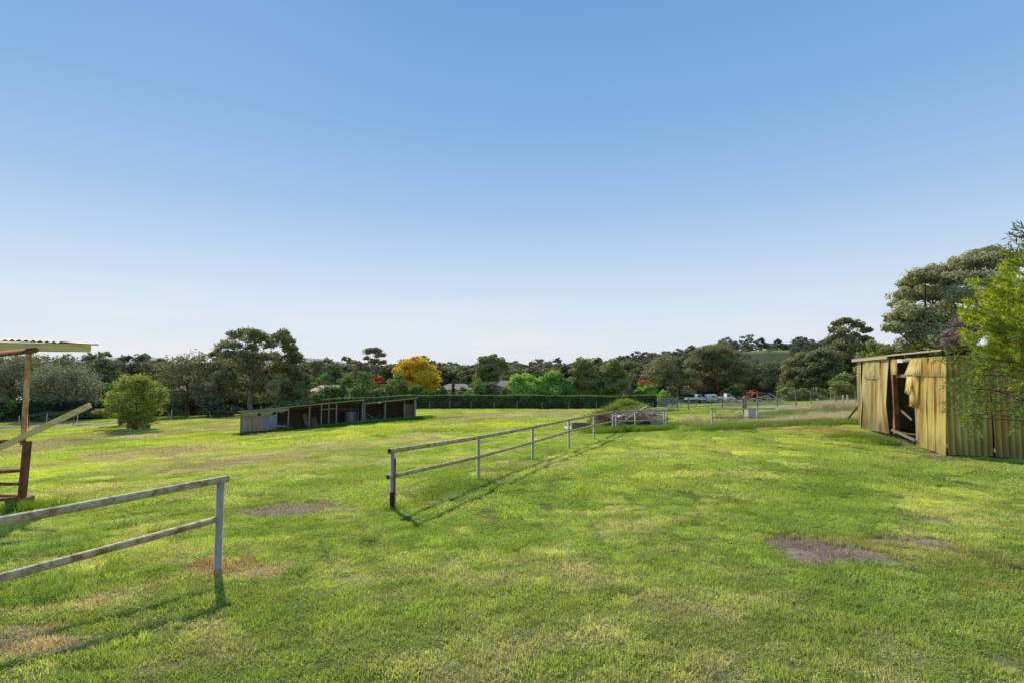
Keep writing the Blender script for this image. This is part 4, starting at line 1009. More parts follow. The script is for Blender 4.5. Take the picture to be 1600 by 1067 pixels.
# rubbish in front of the mound
def hp(px, py, Y): return P(px, py, Y)
def put(q, nm, mat, label, cat, o, **kw): return tag(q.build(nm, M[mat], None, org=o, **kw), label, cat)
q = MB(); q.beam(hp(964, 663, 24.0), hp(1011, 634, 24.4), .10, .045); put(q, 'timber_plank', 'timber', 'pale plank poking diagonally up out of the rubbish heap', 'plank', hp(975, 660, 24.2))
q = MB(); q.beam(hp(960, 651, 24.3), hp(977, 643.5, 24.8), .5, .04); put(q, 'wooden_sheet', 'post_pale', 'cream board lying on the left of the rubbish heap', 'board', hp(965, 650, 24.4))
q = MB(); q.beam(hp(958, 664, 24.2), hp(984, 672.5, 24.0), .02, .5, up=(0, 0, 1)); put(q, 'metal_sheet', 'tin_grey', 'grey metal sheet standing in grass at the heap foot', 'metal sheet', hp(970, 670, 24.1))
q = MB(); q.beam(hp(1002, 668, 24.1), hp(1016, 662, 24.3), .03, .34, up=(0, 0, 1)); put(q, 'metal_sheet', 'rust_dark', 'dark metal sheet under the pale bale in the heap', 'metal sheet', hp(1008, 667, 24.2))
for i, (a, b_, w_, m__, lb) in enumerate([((962, 668, 24.0), (992, 647, 24.4), .12, 'timber', 'short pale plank slanting up at the left of the heap'), ((985, 640, 25.0), (1036, 645, 24.8), .16, 'post_pale', 'weathered plank lying flat on top of the heap'), ((984, 664, 24.1), (1008, 655, 24.3), .09, 'timber', 'thin plank leaning low in the middle of the heap'), ((955, 655, 24.6), (975, 640, 25.0), .2, 'sheet_pale', 'broad pinkish plank standing behind the corner post')]):
    q = MB(); q.beam(hp(*a), hp(*b_), w_, .04); put(q, 'timber_plank', m__, lb, 'plank', hp(*a))
for i, (a, b_, m__, lb) in enumerate([((962, 646, 24.7), (1030, 640.5, 25.2), 'sheet_pale', 'topmost brown log lying across the heap'), ((968, 650, 24.5), (1022, 645, 24.7), 'sheet_pale', 'pinkish log across the middle of the heap'), ((965, 655, 24.5), (1018, 651.5, 24.6), 'door_boards', 'brown log low in the heap above the metal sheet')]):
    q = MB(); A_, B_ = hp(*a), hp(*b_); q.tube([A_, A_.lerp(B_, .5) + Vector((0, 0, .04)), B_], [.12, .14, .1], 9); put(q, 'log', m__, lb, 'log', A_, smooth=True)
# rounded pale bale
q = bmesh_v = []
def blob(name, c_, r_, mat, label, cat, nz=.18, sx=(1, 1, 1), seed=0):
    V = []; Qd = []; nu, nv = 28, 16
    for j in range(nv + 1):
        ph = math.pi * j / nv
        for i in range(nu):
            a = 2 * math.pi * i / nu; d = np.array([math.sin(ph) * math.cos(a), math.sin(ph) * math.sin(a), math.cos(ph)])
            k_ = 1 + nz * (float(vnoise(d[0] * 2 + 9 + seed, d[1] * 2 + d[2] * 1.7 + 9)) - .5) * 2
            V.append(tuple(d * k_ * r_ * np.array(sx)))
    ids = np.arange((nv + 1) * nu).reshape(nv + 1, nu); jn_ = np.roll(ids, -1, 1)
    Qd = np.stack([ids[:-1], ids[1:], jn_[1:], jn_[:-1]], -1).reshape(-1, 4)
    return tag(np_mesh(name, V, Qd, M[mat], smooth=True, loc=c_), label, cat)
blob('hay_bale', hp(1023, 662, 24.6), .42, 'sheet_pale', 'pale rotting bale at the right end of the heap', 'bale', .25, (1.1, .9, .9))
blob('hay_bale', hp(1001, 649, 24.9), .36, 'sheet_pale', 'brown rotting bale in the centre of the heap', 'bale', .3, (1.9, .9, .7), 3)
for i, (px, py, n, sp_, lb, mt) in enumerate([(975, 652, 120, .42, 'dry sticks piled on the left of the rubbish heap', 'stick'), (1005, 647, 110, .42, 'dry brown brushwood on top of the rubbish heap', 'stick'), (944, 650, 70, .22, 'orange brown brush spilling left of the corner post', 'rust_light')]):
    q = MB(); c_ = hp(px, py, 24.6); c_.z -= .1; sticks(q, c_, n, sp_, .8, .011, .15, .28); put(q, 'brushwood', mt, lb, 'brushwood', c_)
M['trough_metal'] = weathered('dull_trough', [(0.3, (.13, .125, .10)), (0.7, (.20, .19, .16))], 4)
# trough and pallet
c_ = foot(911, 26.0); q = MB()
for dx, dy, lx, ly in ((0, -.26, 1.1, .03), (0, .26, 1.1, .03), (-.54, 0, .03, .5), (.54, 0, .03, .5)):
    q.box(c_ + Vector((dx, dy, .19)), (lx, ly, .32))
q.box(c_ + Vector((0, 0, .06)), (1.06, .5, .03)); put(q, 'water_trough', 'trough_metal', 'grey metal water trough standing left of the heap', 'trough', c_)
c_ = at(903, 671); q = MB()
for i in range(6): q.box(c_ + Vector((0, -.55 + .22 * i, .11)), (1.35, .17, .03), .1)
for i in (-.55, 0, .55): q.box(c_ + Vector((i, 0, .05)), (.08, 1.25, .08), .1)
put(q, 'pallet', 'post_pale', 'pale timber pallet lying on the grass beyond the pipe fence', 'pallet', c_)
c_ = foot(1172, 28.5); q = MB(); q.box(c_ + Vector((0, 0, .38)), (.46, .4, .75), .2); put(q, 'feed_bin', 'post_pale', 'cream box bin standing behind the small hitching fence', 'bin', c_, bevel=.04)
q = MB(); c_ = foot(1165, 29.5); q.tube([c_ - Vector((0, 0, .1)), c_ + Vector((.02, 0, 1.3))], .07, 8); put(q, 'timber_post', 'post', 'dark stump post left of the cream bin', 'post', c_)
q = MB(); c_ = foot(1162, 31); q.tube([c_ - Vector((0, 0, .1)), c_ + Vector((-.02, 0, 1.1))], .06, 8); put(q, 'timber_post', 'post', 'shorter grey post just left of the dark stump post', 'post', c_)

# ------------------------------------------------------------------ wire fences, gate, lane
def wire_fence(label, pts, h, wires=5, r=.05, wr=.010, mat='post', lean=0, name='wire_fence', mesh=False):
    t = thing(name, label, 'fence', pts[0])
    for i, p in enumerate(pts):
        hh = h * (1 + (rng.random() - .5) * .12) if not hasattr(h, '__len__') else h[i]
        q = MB(); q.tube([p - Vector((0, 0, .1)), p + Vector((rng.normal() * .02, 0, hh))], r, 7); q.build('post', M[mat], t)
    for k in range(wires):
        q = MB(); f = .12 + .83 * k / max(1, wires - 1)
        hb = h if not hasattr(h, '__len__') else min(h)
        q.tube([p + Vector((0, -r, hb * f)) for p in pts], wr, 3, cap=False); q.build('wire', M['wire'], t)
    return t
def line_pts(a, b_, n):
    out_ = []
    for i in range(n):
        t = i / (n - 1); x = a[0] * (1 - t) + b_[0] * t; y = a[1] * (1 - t) + b_[1] * t; out_.append(Vector((x, y, tz(x, y))))
    return out_
fa = foot(1042, 54); fb = foot(1250, 50); fc = foot(1420, 56)
wire_fence('post and wire fence in front of the green arena on the right', [foot(px, Y) for px, Y in [(1058, 53), (1076, 48), (1129, 47.5), (1164, 47), (1184, 47), (1215, 48), (1244, 47), (1268, 49), (1306, 50), (1338, 50), (1385, 51), (1440, 52)]], 1.25, 6, .05, .006)
wire_fence('thinner wire fence along the far side of the green arena', [foot(px, 88 + (px - 1090) * .01) for px in range(1040, 1460, 24)], 1.3, 4, .05, .007)
wire_fence('row of short posts and wire in front of the clipped hedge', [foot(px, 73.2) for px in (630, 650, 671, 703, 736, 772, 808, 847, 889, 932, 975, 1020)], 1.15, 3, .05, .005)
lane_px = [(-420, 676), (-200, 671), (0, 667.5), (60, 665.5), (120, 663.3), (180, 660.5), (250, 656.5), (310, 653.5), (370, 651)]
lane = [at(a, b_, 30, 120) for a, b_ in lane_px]
lane += [lane[-1] + Vector((12, 10, 0)), lane[-1] + Vector((26, 20, 0))]
Vl = []
cen = []
for i in range(len(lane) - 1):
    for k in range(8): cen.append(lane[i].lerp(lane[i + 1], k / 8))
for i, p in enumerate(cen):
    d = (cen[min(i + 1, len(cen) - 1)] - cen[max(i - 1, 0)]); d.z = 0; d.normalize(); n2_ = Vector((-d.y, d.x, 0))
    for s_ in (-2, -1, 0, 1, 2):
        q_ = p + n2_ * s_ * .85; Vl.append((q_.x, q_.y, tz(q_.x, q_.y) + .09))
ids = np.arange(len(Vl)).reshape(-1, 5)
road = np_mesh('road', Vl, np.stack([ids[:-1, :-1], ids[:-1, 1:], ids[1:, 1:], ids[1:, :-1]], -1).reshape(-1, 4), M['asphalt'])
tag(road, kind='structure')
def offset_line(off, step):
    out_ = []; acc = 0; last = None
    for i, p in enumerate(cen):
        d = (cen[min(i + 1, len(cen) - 1)] - cen[max(i - 1, 0)]); d.z = 0; d.normalize(); q_ = p + Vector((-d.y, d.x, 0)) * off
        if last is None or (q_ - last).length > step: q_.z = tz(q_.x, q_.y); out_.append(q_); last = q_
    return out_
wire_fence('post and wire fence along the far side of the lane', offset_line(3.0, 3.2), 1.35, 4, .06, .006, mat='post_pale')
wire_fence('wire fence on short dark posts on the near side of the lane', offset_line(-2.6, 4.6), 1.05, 3, .05, .006)
# grey field gate at the end of the hedge
g0 = foot(1029, 72); g1 = foot(1059, 74.5)
gt_ = thing('field_gate', 'grey metal gate at the right end of the clipped hedge', 'gate', g0)
for p in (g0, g1):
    q = MB(); q.tube([p, p + Vector((0, 0, 1.75))], .11, 8); q.build('post', M['post'], gt_)
q = MB()
for k_ in range(26):
    p = g0.lerp(g1, (k_ + .5) / 26); q.beam(p + Vector((0, 0, .1)), p + Vector((0, 0, 1.45)), .035, .03, up=(0, 1, 0))
q.build('bars', M['tin_grey'], gt_)
q = MB(); q.beam(g0 + Vector((0, 0, 1.5)), g1 + Vector((0, 0, 1.5)), .06, .08); q.beam(g0 + Vector((0, 0, .15)), g1 + Vector((0, 0, .15)), .06, .08); q.build('gate_frame', M['tin_grey'], gt_)
# short pale posts and rail near the shed
t = thing('rail_fence', 'low broken white rail on two pale posts beside the shed', 'fence', foot(1290, 32))
for px in (1325, 1318, 1278):
    p = foot(px, 33); q = MB(); q.tube([p, p + Vector((0, 0, 1.05 - .15 * (px == 1278)))], .05, 7); q.build('post', M['post_pale'], t)
q = MB(); q.beam(foot(1285, 31) + Vector((0, 0, .55)), foot(1352, 31) + Vector((0, 0, .6)), .05, .07); q.build('rail', M['post_pale'], t)

# ------------------------------------------------------------------ hedge
def hedge(label, x0, x1, Y0, Y1, h, w, cd, cl, n, leaf, name='hedge'):
    a = foot(x0, Y0); b_ = foot(x1, Y1); d = Vector((b_.x - a.x, b_.y - a.y, 0)); L_ = d.length; d.normalize(); n_ = Vector((-d.y, d.x, 0))
    if n_.y > 0: n_ = -n_
    t = thing(name, label, 'hedge', a)
    # leaves over front, top, ends
    s = rng.random(n) * L_; face = rng.random(n); top = face < .28
    z = np.where(top, h + rng.normal(0, .035, n) + .05 * np.sin(s * .7), rng.random(n) * h * 1.0)
    dep = np.where(top, rng.random(n) * w, rng.normal(0, .05, n) + .04)
    wob = (vnoise(s * .8, z * 1.3) - .5) * .22
    bx_ = a.x + d.x * s - n_.x * (dep + np.where(top, 0, wob)); by_ = a.y + d.y * s - n_.y * (dep + np.where(top, 0, wob))
    bz_ = terrain(a.x + d.x * s, a.y + d.y * s) + z + (vnoise(s * .25, s * 0) - .5) * .12
    C = np.stack([bx_, by_, bz_], 1)
    Nn = np.where(top[:, None], np.array([0, 0, 1.0]), np.array([n_.x, n_.y, .25])) + rng.normal(0, .5, (n, 3))
    sh = np.clip(.15 + .75 * rng.random(n) * (.5 + .6 * z / h) + (vnoise(s * 2.2, z * 2.2) - .5) * .8 + .5 * top, 0, 1.2)  # top leaves painted lighter, as if catching the sun
    cc = np.array(cd) + (np.array(cl) - np.array(cd)) * sh[:, None]
    ls = leaf * rng.uniform(.7, 1.4, n)
    V, Qd = leaf_quads(C, Nn, ls * 1.3, ls)
    np_mesh('foliage', V - np.array(a), Qd, M['leaf'], parent=t, colr=np.repeat(cc, 4, 0))
    q = MB(); nseg = 24
    for i in range(nseg):
        p0 = a + d * L_ * i / nseg; p1 = a + d * L_ * (i + 1) / nseg
        z0 = tz(p0.x, p0.y) - .1
        q.box(((p0 + p1) / 2).xy.to_3d() - n_ * (w / 2) + Vector((0, 0, z0 + h / 2 - .02)), (L_ / nseg + .001 * i, w - .12 - .002 * (i % 2), h), math.atan2(d.y, d.x))
    q.build('branches', M['hedge_core'], t)
    return t
M['hedge_core'] = weathered('hedge_twigs', [(0.3, (.008, .012, .006)), (0.7, (.03, .04, .015))], 6, bump=0)
hedge('long dark green clipped hedge behind the paddock', 505, 1026, 77, 74.5, 1.98, 1.6, (.030, .060, .020), (.15, .23, .065), 46000, .13)
LY0 = 5.5 + at(-160, 670, 30, 120).y; LY1 = 94
hedge('rough dark bushes growing thickly along the far side of the lane', -160, 500, LY0, LY1, 2.7, 3.0, (.022, .032, .015), (.10, .125, .05), 34000, .24, name='hedgerow')
# ------------------------------------------------------------------ trees
OLIVE = ((.095, .105, .045), (.275, .265, .115)); GREY = ((.085, .095, .052), (.26, .27, .155)); DARK = ((.068, .084, .038), (.20, .225, .095))
GREEN = ((.050, .095, .030), (.18, .28, .08)); LIME = ((.10, .19, .03), (.38, .56, .11)); YEL = ((.30, .23, .02), (.85, .62, .05))
FRUIT = ((.07, .085, .02), (.40, .43, .09)); RED = ((.28, .07, .03), (.70, .19, .08)); MID = ((.09, .12, .04), (.30, .33, .115)); PURP = ((.10, .065, .06), (.30, .21, .20))
WATT = ((.11, .118, .055), (.44, .43, .22))
def tree(label, px, Y, w, top, pal, kind='round', name='tree', cat='tree', group=None, n=None, leaf=None, base_up=0.0, bark='bark', seed=None, pal2=None, lobes=None, zb=None):
    """w, top: crown width and top height as marks of the photograph; all turned into metres at depth Y"""
    global rng
    st_ = rng
    rng = np.random.default_rng(seed if seed is not None else int(px * 7 + Y * 13 + w))
    f = foot(px, Y)
    Wd = w / F * Y; ztop = EYE + ray(px, top)[1] * Y; H = ztop - f.z
    t = thing(name, label, cat, f, group)
    s = leaf or max(.05, 2.3 * Y / F)
    L = []
    if lobes is not None:
        for lx, ly, lr, *r2 in lobes:        # marks: centre px, py, radius px, optional squash
            c_ = P(lx, ly, Y + (rng.random() - .5) * Wd * .5); k = lr / F * Y; sq = r2[0] if r2 else .8
            L.append((c_.x - f.x, c_.y - f.y, c_.z - f.z, k * 1.3, k * 1.3, k * 1.3 * max(.85, sq)))
    elif kind == 'round':
        z0 = H * base_up
        cz = (H + z0) / 2; rz = (H - z0) / 2
        for i in range(26):
            d = rng.normal(size=3); d /= np.linalg.norm(d)
            u = rng.uniform(.58, .86)
            k = Wd * .17 * rng.uniform(.75, 1.25)
            L.append((d[0] * Wd * .5 * u, d[1] * Wd * .45 * u, cz + d[2] * rz * u * 1.05, k, k, min(k, rz * .4)))
        L.append((0, 0, cz, Wd * .3, Wd * .3, rz * .62))
    elif kind == 'cone':
        for i in range(22):
            u = (i + .5) / 22; zz = H * (.12 + .85 * u); rr_ = Wd * .5 * (1 - u) ** .7 * .75 + .1
            a = i * 2.4; k = Wd * .16 * (1.1 - .6 * u)
            L.append((math.cos(a) * rr_ * .6, math.sin(a) * rr_ * .6, zz, k, k, k * 1.3))
    else:   # gum: spreading limbs with separate leaf clouds
        nl = {'gum': 22, 'open': 14, 'tall': 18}[kind]
        for i in range(nl):
            u = (i + .5) / nl; a = i * 2.399 + rng.random() * .6
            if kind == 'tall': zz = H * (.40 + .55 * u); rad = Wd * .5 * math.sin(math.pi * (.15 + .75 * u)) * rng.uniform(.35, .8)
            else: zz = H * (.30 + .62 * u); rad = Wd * .5 * math.sqrt(max(0, 1 - (u - .25) ** 2 / .62)) * rng.uniform(.45, .85)
            k = Wd * rng.uniform(.16, .25) * (1.0 if kind != 'open' else .8)
            L.append((math.cos(a) * rad, math.sin(a) * rad, zz - k * .2, k, k, k * .8))
        if kind == 'gum':
            L.append((0, 0, H * .62, Wd * .3, Wd * .3, H * .22)); L.append((Wd * .16, 0, H * .36, Wd * .26, Wd * .26, H * .2)); L.append((-Wd * .18, 0, H * .33, Wd * .26, Wd * .26, H * .2))
    L = np.array(L)
    npx = w * max(10, (590 - top)) if n is None else 0
    cnt = n or int(min(15000, max(2500, 2.6 * w * H / Y * F / ((s / Y * F) ** 2 * .55))))
    if lobes is not None: cnt = int(cnt * 1.7); s *= 1.12
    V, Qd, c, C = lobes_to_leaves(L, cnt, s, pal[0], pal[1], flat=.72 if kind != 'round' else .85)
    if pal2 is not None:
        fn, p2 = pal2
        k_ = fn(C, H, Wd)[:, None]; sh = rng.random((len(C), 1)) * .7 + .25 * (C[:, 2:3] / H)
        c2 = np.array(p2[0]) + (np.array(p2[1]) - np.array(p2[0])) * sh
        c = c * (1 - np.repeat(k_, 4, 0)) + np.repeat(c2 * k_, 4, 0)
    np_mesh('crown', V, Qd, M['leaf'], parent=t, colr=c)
    # trunk with limbs running to the leaf clouds
    q = MB(); o = Vector((f.x, f.y, f.z)); r0 = max(.09, H * .028)
    fork = H * (.30 if kind in ('gum', 'open', 'tall') or lobes is not None else max(.15, base_up + .05))
    pts = [o + Vector((0, 0, -.3)), o + Vector((rng.normal() * .05 * H * .3, 0, fork * .5)), o + Vector((rng.normal() * .03 * H, rng.normal() * .02 * H, fork))]
    top_ = o + Vector((rng.normal() * .02 * H, 0, H * .8))
    q.tube(pts + [pts[-1].lerp(top_, .5), top_], [r0 * 1.3, r0, r0 * .85, r0 * .45, r0 * .12], 8)
    order = rng.permutation(len(L))[:16]
    for i in order:
        e = o + Vector(L[i][:3]); b_ = pts[1].lerp(top_, rng.uniform(.1, .5)); b_.z = min(b_.z, e.z - .1)
        m1 = b_.lerp(e, .45) + Vector((rng.normal(), rng.normal(), -.6)) * (e - b_).length * .08
        q.tube([b_, m1, e + Vector((0, 0, L[i][5] * .3))], [r0 * .42, r0 * .26, r0 * .06], 5, cap=False)
    q.build('trunk', M[bark], t, True)
    rng = st_
    return t
G_ = 'trees growing around the paddock'
# left of the paddock
tree('broad grey green gum furthest left behind the shelter post', 18, 84, 130, 548, GREY, 'gum', 'gum_tree', group=G_, seed=3, bark='bark')
tree('grey green gum with a sagging crown right of the rusty post', 100, 80, 118, 566, GREY, 'gum', 'gum_tree', group=G_, seed=8)
tree('olive gum peeping over the grey gums beneath the beam', 84, 108, 74, 550, OLIVE, 'gum', 'gum_tree', group=G_)
tree('low dark green shrub at the left edge by the cream house', 6, 76, 40, 626, GREEN, 'round', 'shrub', 'shrub', group='dark shrubs along the lane')
tree('dark bush beneath the grey gum right of the rusty post', 78, 76, 60, 643, DARK, 'round', 'shrub', 'shrub', group='dark shrubs along the lane')
tree('dark narrow tree between the grey gums and the fruit bush', 160, 104, 56, 558, DARK, 'tall', 'tree', group=G_, base_up=.05, n=6000)
tree('dark spreading tree behind the top of the fruit bush', 200, 110, 62, 562, ((.03, .03, .014), (.10, .095, .04)), 'gum', 'tree', group=G_)
tree('deep green tree filling the gap left of the fruit bush', 158, 86, 36, 590, GREEN, 'round', 'tree', group=G_)
tree('low dark bush under the trees left of the fruit bush', 120, 79, 50, 640, DARK, 'round', 'shrub', 'shrub', group='dark shrubs along the lane')
tree('pale green shrub top rising behind the fruit bush', 188, 62, 44, 583, LIME, 'round', 'shrub', 'shrub', seed=2)
fb_ = tree('rounded yellow green fruit bush standing alone in the left paddock', 214, 53, 96, 584, FRUIT, 'round', 'fruit_bush', 'bush', seed=12, n=15000, leaf=.12,
     lobes=[(214, 604, 20), (196, 612, 16), (232, 612, 17), (247, 618, 13), (184, 624, 15), (206, 626, 22), (230, 632, 18), (214, 642, 22), (196, 640, 15), (238, 640, 13), (222, 597, 11), (240, 604, 10), (252, 628, 8), (205, 597, 11), (214, 656, 15), (201, 656, 12), (228, 656, 12), (214, 666, 11), (204, 667, 7), (225, 667, 7), (190, 606, 9), (186, 634, 9), (170, 646, 9, .5), (158, 644, 8, .5), (176, 640, 9)])
tree('shaggy olive gum with reddish trunk right of the fruit bush', 292, 82, 108, 549, OLIVE, 'gum', 'gum_tree', group=G_, bark='bark_red', seed=17)
tree('smaller grey green tree in front of the shaggy olive gum', 326, 78, 50, 592, GREY, 'gum', 'tree', group=G_)
tree('low bush left below the shaggy olive gum', 270, 78, 46, 622, MID, 'round', 'shrub', 'shrub', group='dark shrubs along the lane')
tree('dark low bush below the tall gum', 345, 78, 60, 632, DARK, 'round', 'shrub', 'shrub', group='dark shrubs along the lane')
tree('tallest gum on the left, with sky showing through its crown', 392, 80, 130, 513, OLIVE, 'gum', 'gum_tree', group=G_, bark='bark_pale', n=17000, leaf=.2, seed=31,
     lobes=[(372, 528, 15), (392, 530, 15), (350, 541, 12), (338, 553, 11), (384, 519, 10), (396, 520, 8), (408, 530, 13), (422, 541, 11), (338, 576, 14), (346, 590, 15), (334, 602, 13), (360, 612, 16), (342, 618, 14), (364, 542, 13), (395, 546, 12, .7), (375, 558, 14), (400, 561, 14), (422, 560, 13), (356, 556, 12), (434, 561, 12), (386, 566, 12), (436, 532, 12), (448, 545, 12), (442, 522, 9), (458, 556, 11), (345, 568, 14), (366, 580, 17), (392, 574, 16), (418, 580, 17), (440, 574, 15), (380, 600, 17), (410, 604, 18), (352, 598, 16), (436, 600, 15), (366, 620, 14), (420, 624, 14), (395, 626, 14)])
tree('slimmer gum on the right shoulder of the tallest gum', 449, 84, 60, 518, OLIVE, 'tall', 'gum_tree', group=G_, bark='bark_pale', n=9000,
     lobes=[(438, 526, 10, .7), (450, 534, 9), (456, 548, 10), (462, 562, 11), (452, 578, 14), (468, 590, 13), (455, 606, 15), (470, 616, 12), (446, 622, 13)])
tree('dark bush at the foot of the slimmer gum', 452, 76, 70, 628, DARK, 'round', 'shrub', 'shrub', group='dark shrubs along the lane')
tree('green shrub left of the pink roofed house', 476, 82, 34, 622, MID, 'round', 'shrub', 'shrub')
# middle distance behind the stables
tree('grey gum just right of the slimmer gum', 491, 128, 32, 558, OLIVE, 'gum', 'gum_tree', group=G_)
tree('dark rounded gum right of the grey gum', 521, 135, 40, 564, DARK, 'gum', 'gum_tree', group=G_)
tree('dark tree carrying reddish tints left of the slender gum', 556, 130, 44, 566, DARK, 'round', 'tree', group=G_, pal2=(lambda C, H, W_: (C[:, 0] > 0) * (C[:, 2] > H * .5) * .6, ((.07, .02, .015), (.22, .08, .05))))
tree('slender pale trunked gum rising above the red shrub', 584, 120, 40, 543, OLIVE, 'open', 'gum_tree', group=G_, bark='bark_pale', n=2600, leaf=.24,
     lobes=[(578, 550, 8, .7), (588, 548, 7, .7), (595, 556, 7), (598, 567, 6), (573, 560, 5), (584, 565, 7), (590, 576, 6), (600, 577, 4)])
tree('orange red shrub beneath the slender gum', 589, 112, 26, 585, RED, 'round', 'shrub', 'shrub', base_up=.3)
tree('leafy green tree left of the middle group behind the stable', 508, 92, 46, 586, GREEN, 'round', 'tree', group=G_)
tree('yellowish green tree second from the left behind the stable', 535, 94, 42, 584, GREEN, 'round', 'tree', group=G_, pal2=(lambda C, H, W_: (C[:, 0] < -1) * (C[:, 2] > H * .75) * .7, ((.15, .08, .02), (.36, .22, .06))))
tree('deep green tree below the slender gum', 568, 90, 50, 580, GREEN, 'round', 'tree', group=G_)
tree('deep green tree left of the golden tree', 616, 88, 46, 582, GREEN, 'round', 'tree', group=G_)
tree('small deep green tree under the golden tree', 655, 86, 30, 598, GREEN, 'round', 'tree', group=G_)
tree('small yellow green bush between the two deep green trees', 592, 86, 26, 602, MID, 'round', 'shrub', 'shrub')
tree('golden yellow autumn tree behind the hedge end', 650, 104, 72, 558, YEL, 'round', 'autumn_tree', 'tree', seed=44, n=13000, leaf=.24,
     lobes=[(640, 572, 12), (655, 570, 12), (668, 580, 13), (676, 594, 11), (660, 590, 15), (640, 590, 14), (626, 580, 9), (648, 606, 13), (668, 608, 11), (634, 602, 9), (680, 603, 6), (650, 563, 7), (622, 589, 6), (660, 601, 12), (647, 584, 14)])
tree('dark gum top showing above the golden tree', 656, 135, 44, 552, DARK, 'open', 'gum_tree', group=G_, seed=9)
tree('dark gum left behind the golden tree', 632, 142, 40, 557, DARK, 'gum', 'gum_tree', group=G_, seed=4)
tree('narrow dark cypress between the two grey roofs', 708, 104, 12, 592, DARK, 'cone', 'cypress_tree', 'tree')
tree('small mixed shrub right of the narrow cypress', 722, 100, 18, 600, MID, 'round', 'shrub', 'shrub')
tree('glossy green rounded shrub left of the weeping tree', 744, 96, 36, 591, GREEN, 'round', 'shrub', 'shrub', pal2=(lambda C, H, W_: (C[:, 2] > H * .55) * .6, LIME))
tree('grey leafed tree beside the glossy green shrub', 768, 97, 30, 594, GREY, 'gum', 'tree', group=G_)
tree('tall weeping olive tree with flat topped crown', 765, 120, 48, 558, MID, 'gum', 'tree', group=G_, bark='bark_pale', n=8000,
     lobes=[(756, 563, 9, .5), (768, 560, 8, .5), (782, 567, 9, .5), (755, 576, 11), (768, 574, 10), (752, 590, 11), (764, 590, 12), (776, 584, 10), (786, 576, 8), (758, 603, 11), (772, 602, 10)])
tree('dark spreading tree behind the weeping tree', 795, 140, 48, 572, OLIVE, 'gum', 'tree', group=G_)
tree('bright green bushy tree directly behind the hedge', 820, 92, 62, 580, LIME, 'round', 'tree', group=G_, seed=51, n=11000)
tree('second bright green bushy tree joined to the first on its right', 866, 92, 58, 580, LIME, 'round', 'tree', group=G_, seed=52, n=10000, pal2=(lambda C, H, W_: (C[:, 0] > 1) * .6, GREEN))
tree('upright olive gum right of the bright green trees', 913, 96, 36, 562, MID, 'tall', 'gum_tree', group=G_, bark='bark_pale', seed=61, n=8500,
     lobes=[(912, 570, 11), (906, 582, 13), (920, 582, 12), (904, 598, 14), (920, 598, 13), (912, 610, 15), (898, 610, 10), (926, 612, 10)])
tree('upright olive gum standing behind the rubbish heap', 957, 96, 48, 566, MID, 'tall', 'gum_tree', group=G_, bark='bark_pale', seed=62, n=9000,
     lobes=[(957, 574, 12), (948, 584, 14), (966, 586, 13), (944, 600, 15), (962, 600, 15), (974, 604, 10), (940, 612, 11), (958, 614, 14)])
tree('dark tree between the two upright gums', 934, 118, 34, 584, DARK, 'round', 'tree', group=G_)
tree('pale trunked thin tree left of the upright gum', 892, 110, 20, 582, MID, 'round', 'tree', group=G_)
# right half
tree('dark tree left of the red topped shrub', 990, 118, 44, 572, DARK, 'round', 'tree', group=G_, base_up=.05)
tree('wide dark olive gum behind the red topped shrub', 1038, 140, 64, 553, OLIVE, 'gum', 'gum_tree', group=G_, seed=71)
tree('dark round tree right behind the red topped shrub', 1038, 143, 38, 575, DARK, 'round', 'tree', group=G_)
tree('autumn shrub with a bright red top and green sides', 1012, 90, 34, 597, LIME, 'round', 'autumn_shrub', 'shrub', n=5000, seed=72,
     lobes=[(1006, 602, 8), (1014, 605, 9), (1003, 611, 8), (1018, 614, 9), (1010, 618, 9)], pal2=(lambda C, H, W_: np.clip((C[:, 2] - H * .88) * 2.2, 0, 1), RED))
tree('yellow green shrub right of the red topped shrub', 1032, 91, 30, 608, LIME, 'round', 'shrub', 'shrub', seed=73, pal2=(lambda C, H, W_: (C[:, 0] > .8) * .5, ((.18, .13, .02), (.40, .30, .05))))
tree('small dark tree at the right end of the drive', 1050, 104, 24, 602, DARK, 'round', 'shrub', 'shrub')
tree('broad dark gum with a red trunk in the centre right', 1122, 143, 108, 542, OLIVE, 'gum', 'gum_tree', group=G_, bark='bark_red', n=17000, leaf=.28, seed=81,
     lobes=[(1110, 550, 16, .7), (1128, 548, 15, .7), (1144, 556, 14), (1096, 558, 14), (1084, 572, 14), (1104, 572, 18), (1126, 572, 18), (1148, 574, 16), (1160, 588, 14), (1078, 588, 13), (1096, 592, 15), (1118, 590, 14), (1142, 594, 16), (1162, 606, 12), (1086, 606, 11), (1105, 608, 9), (1144, 612, 12), (1074, 598, 9)])
tree('dark gum right of the red trunked gum', 1168, 150, 50, 560, DARK, 'gum', 'gum_tree', group=G_, seed=82)
tree('medium dark tree beneath the hillside meadow', 1208, 143, 52, 560, DARK, 'gum', 'tree', group=G_, seed=83)
tree('grey green shrub below the red trunked gum', 1102, 143, 34, 608, ((.02, .035, .02), (.08, .11, .06)), 'round', 'shrub', 'shrub')
tree('grey green shrub right of the red trunk', 1150, 141, 42, 606, GREEN, 'round', 'shrub', 'shrub')
tree('low dark shrub behind the orange diggers', 1192, 146, 50, 606, DARK, 'round', 'shrub', 'shrub')
tree('olive tree in the row left of the tall right hand gums', 1250, 100, 56, 548, OLIVE, 'gum', 'gum_tree', group=G_, seed=91, n=12000)
tree('rounded dark gum before the tall right hand gums', 1284, 96, 60, 540, DARK, 'gum', 'gum_tree', group=G_, seed=92, n=12000)
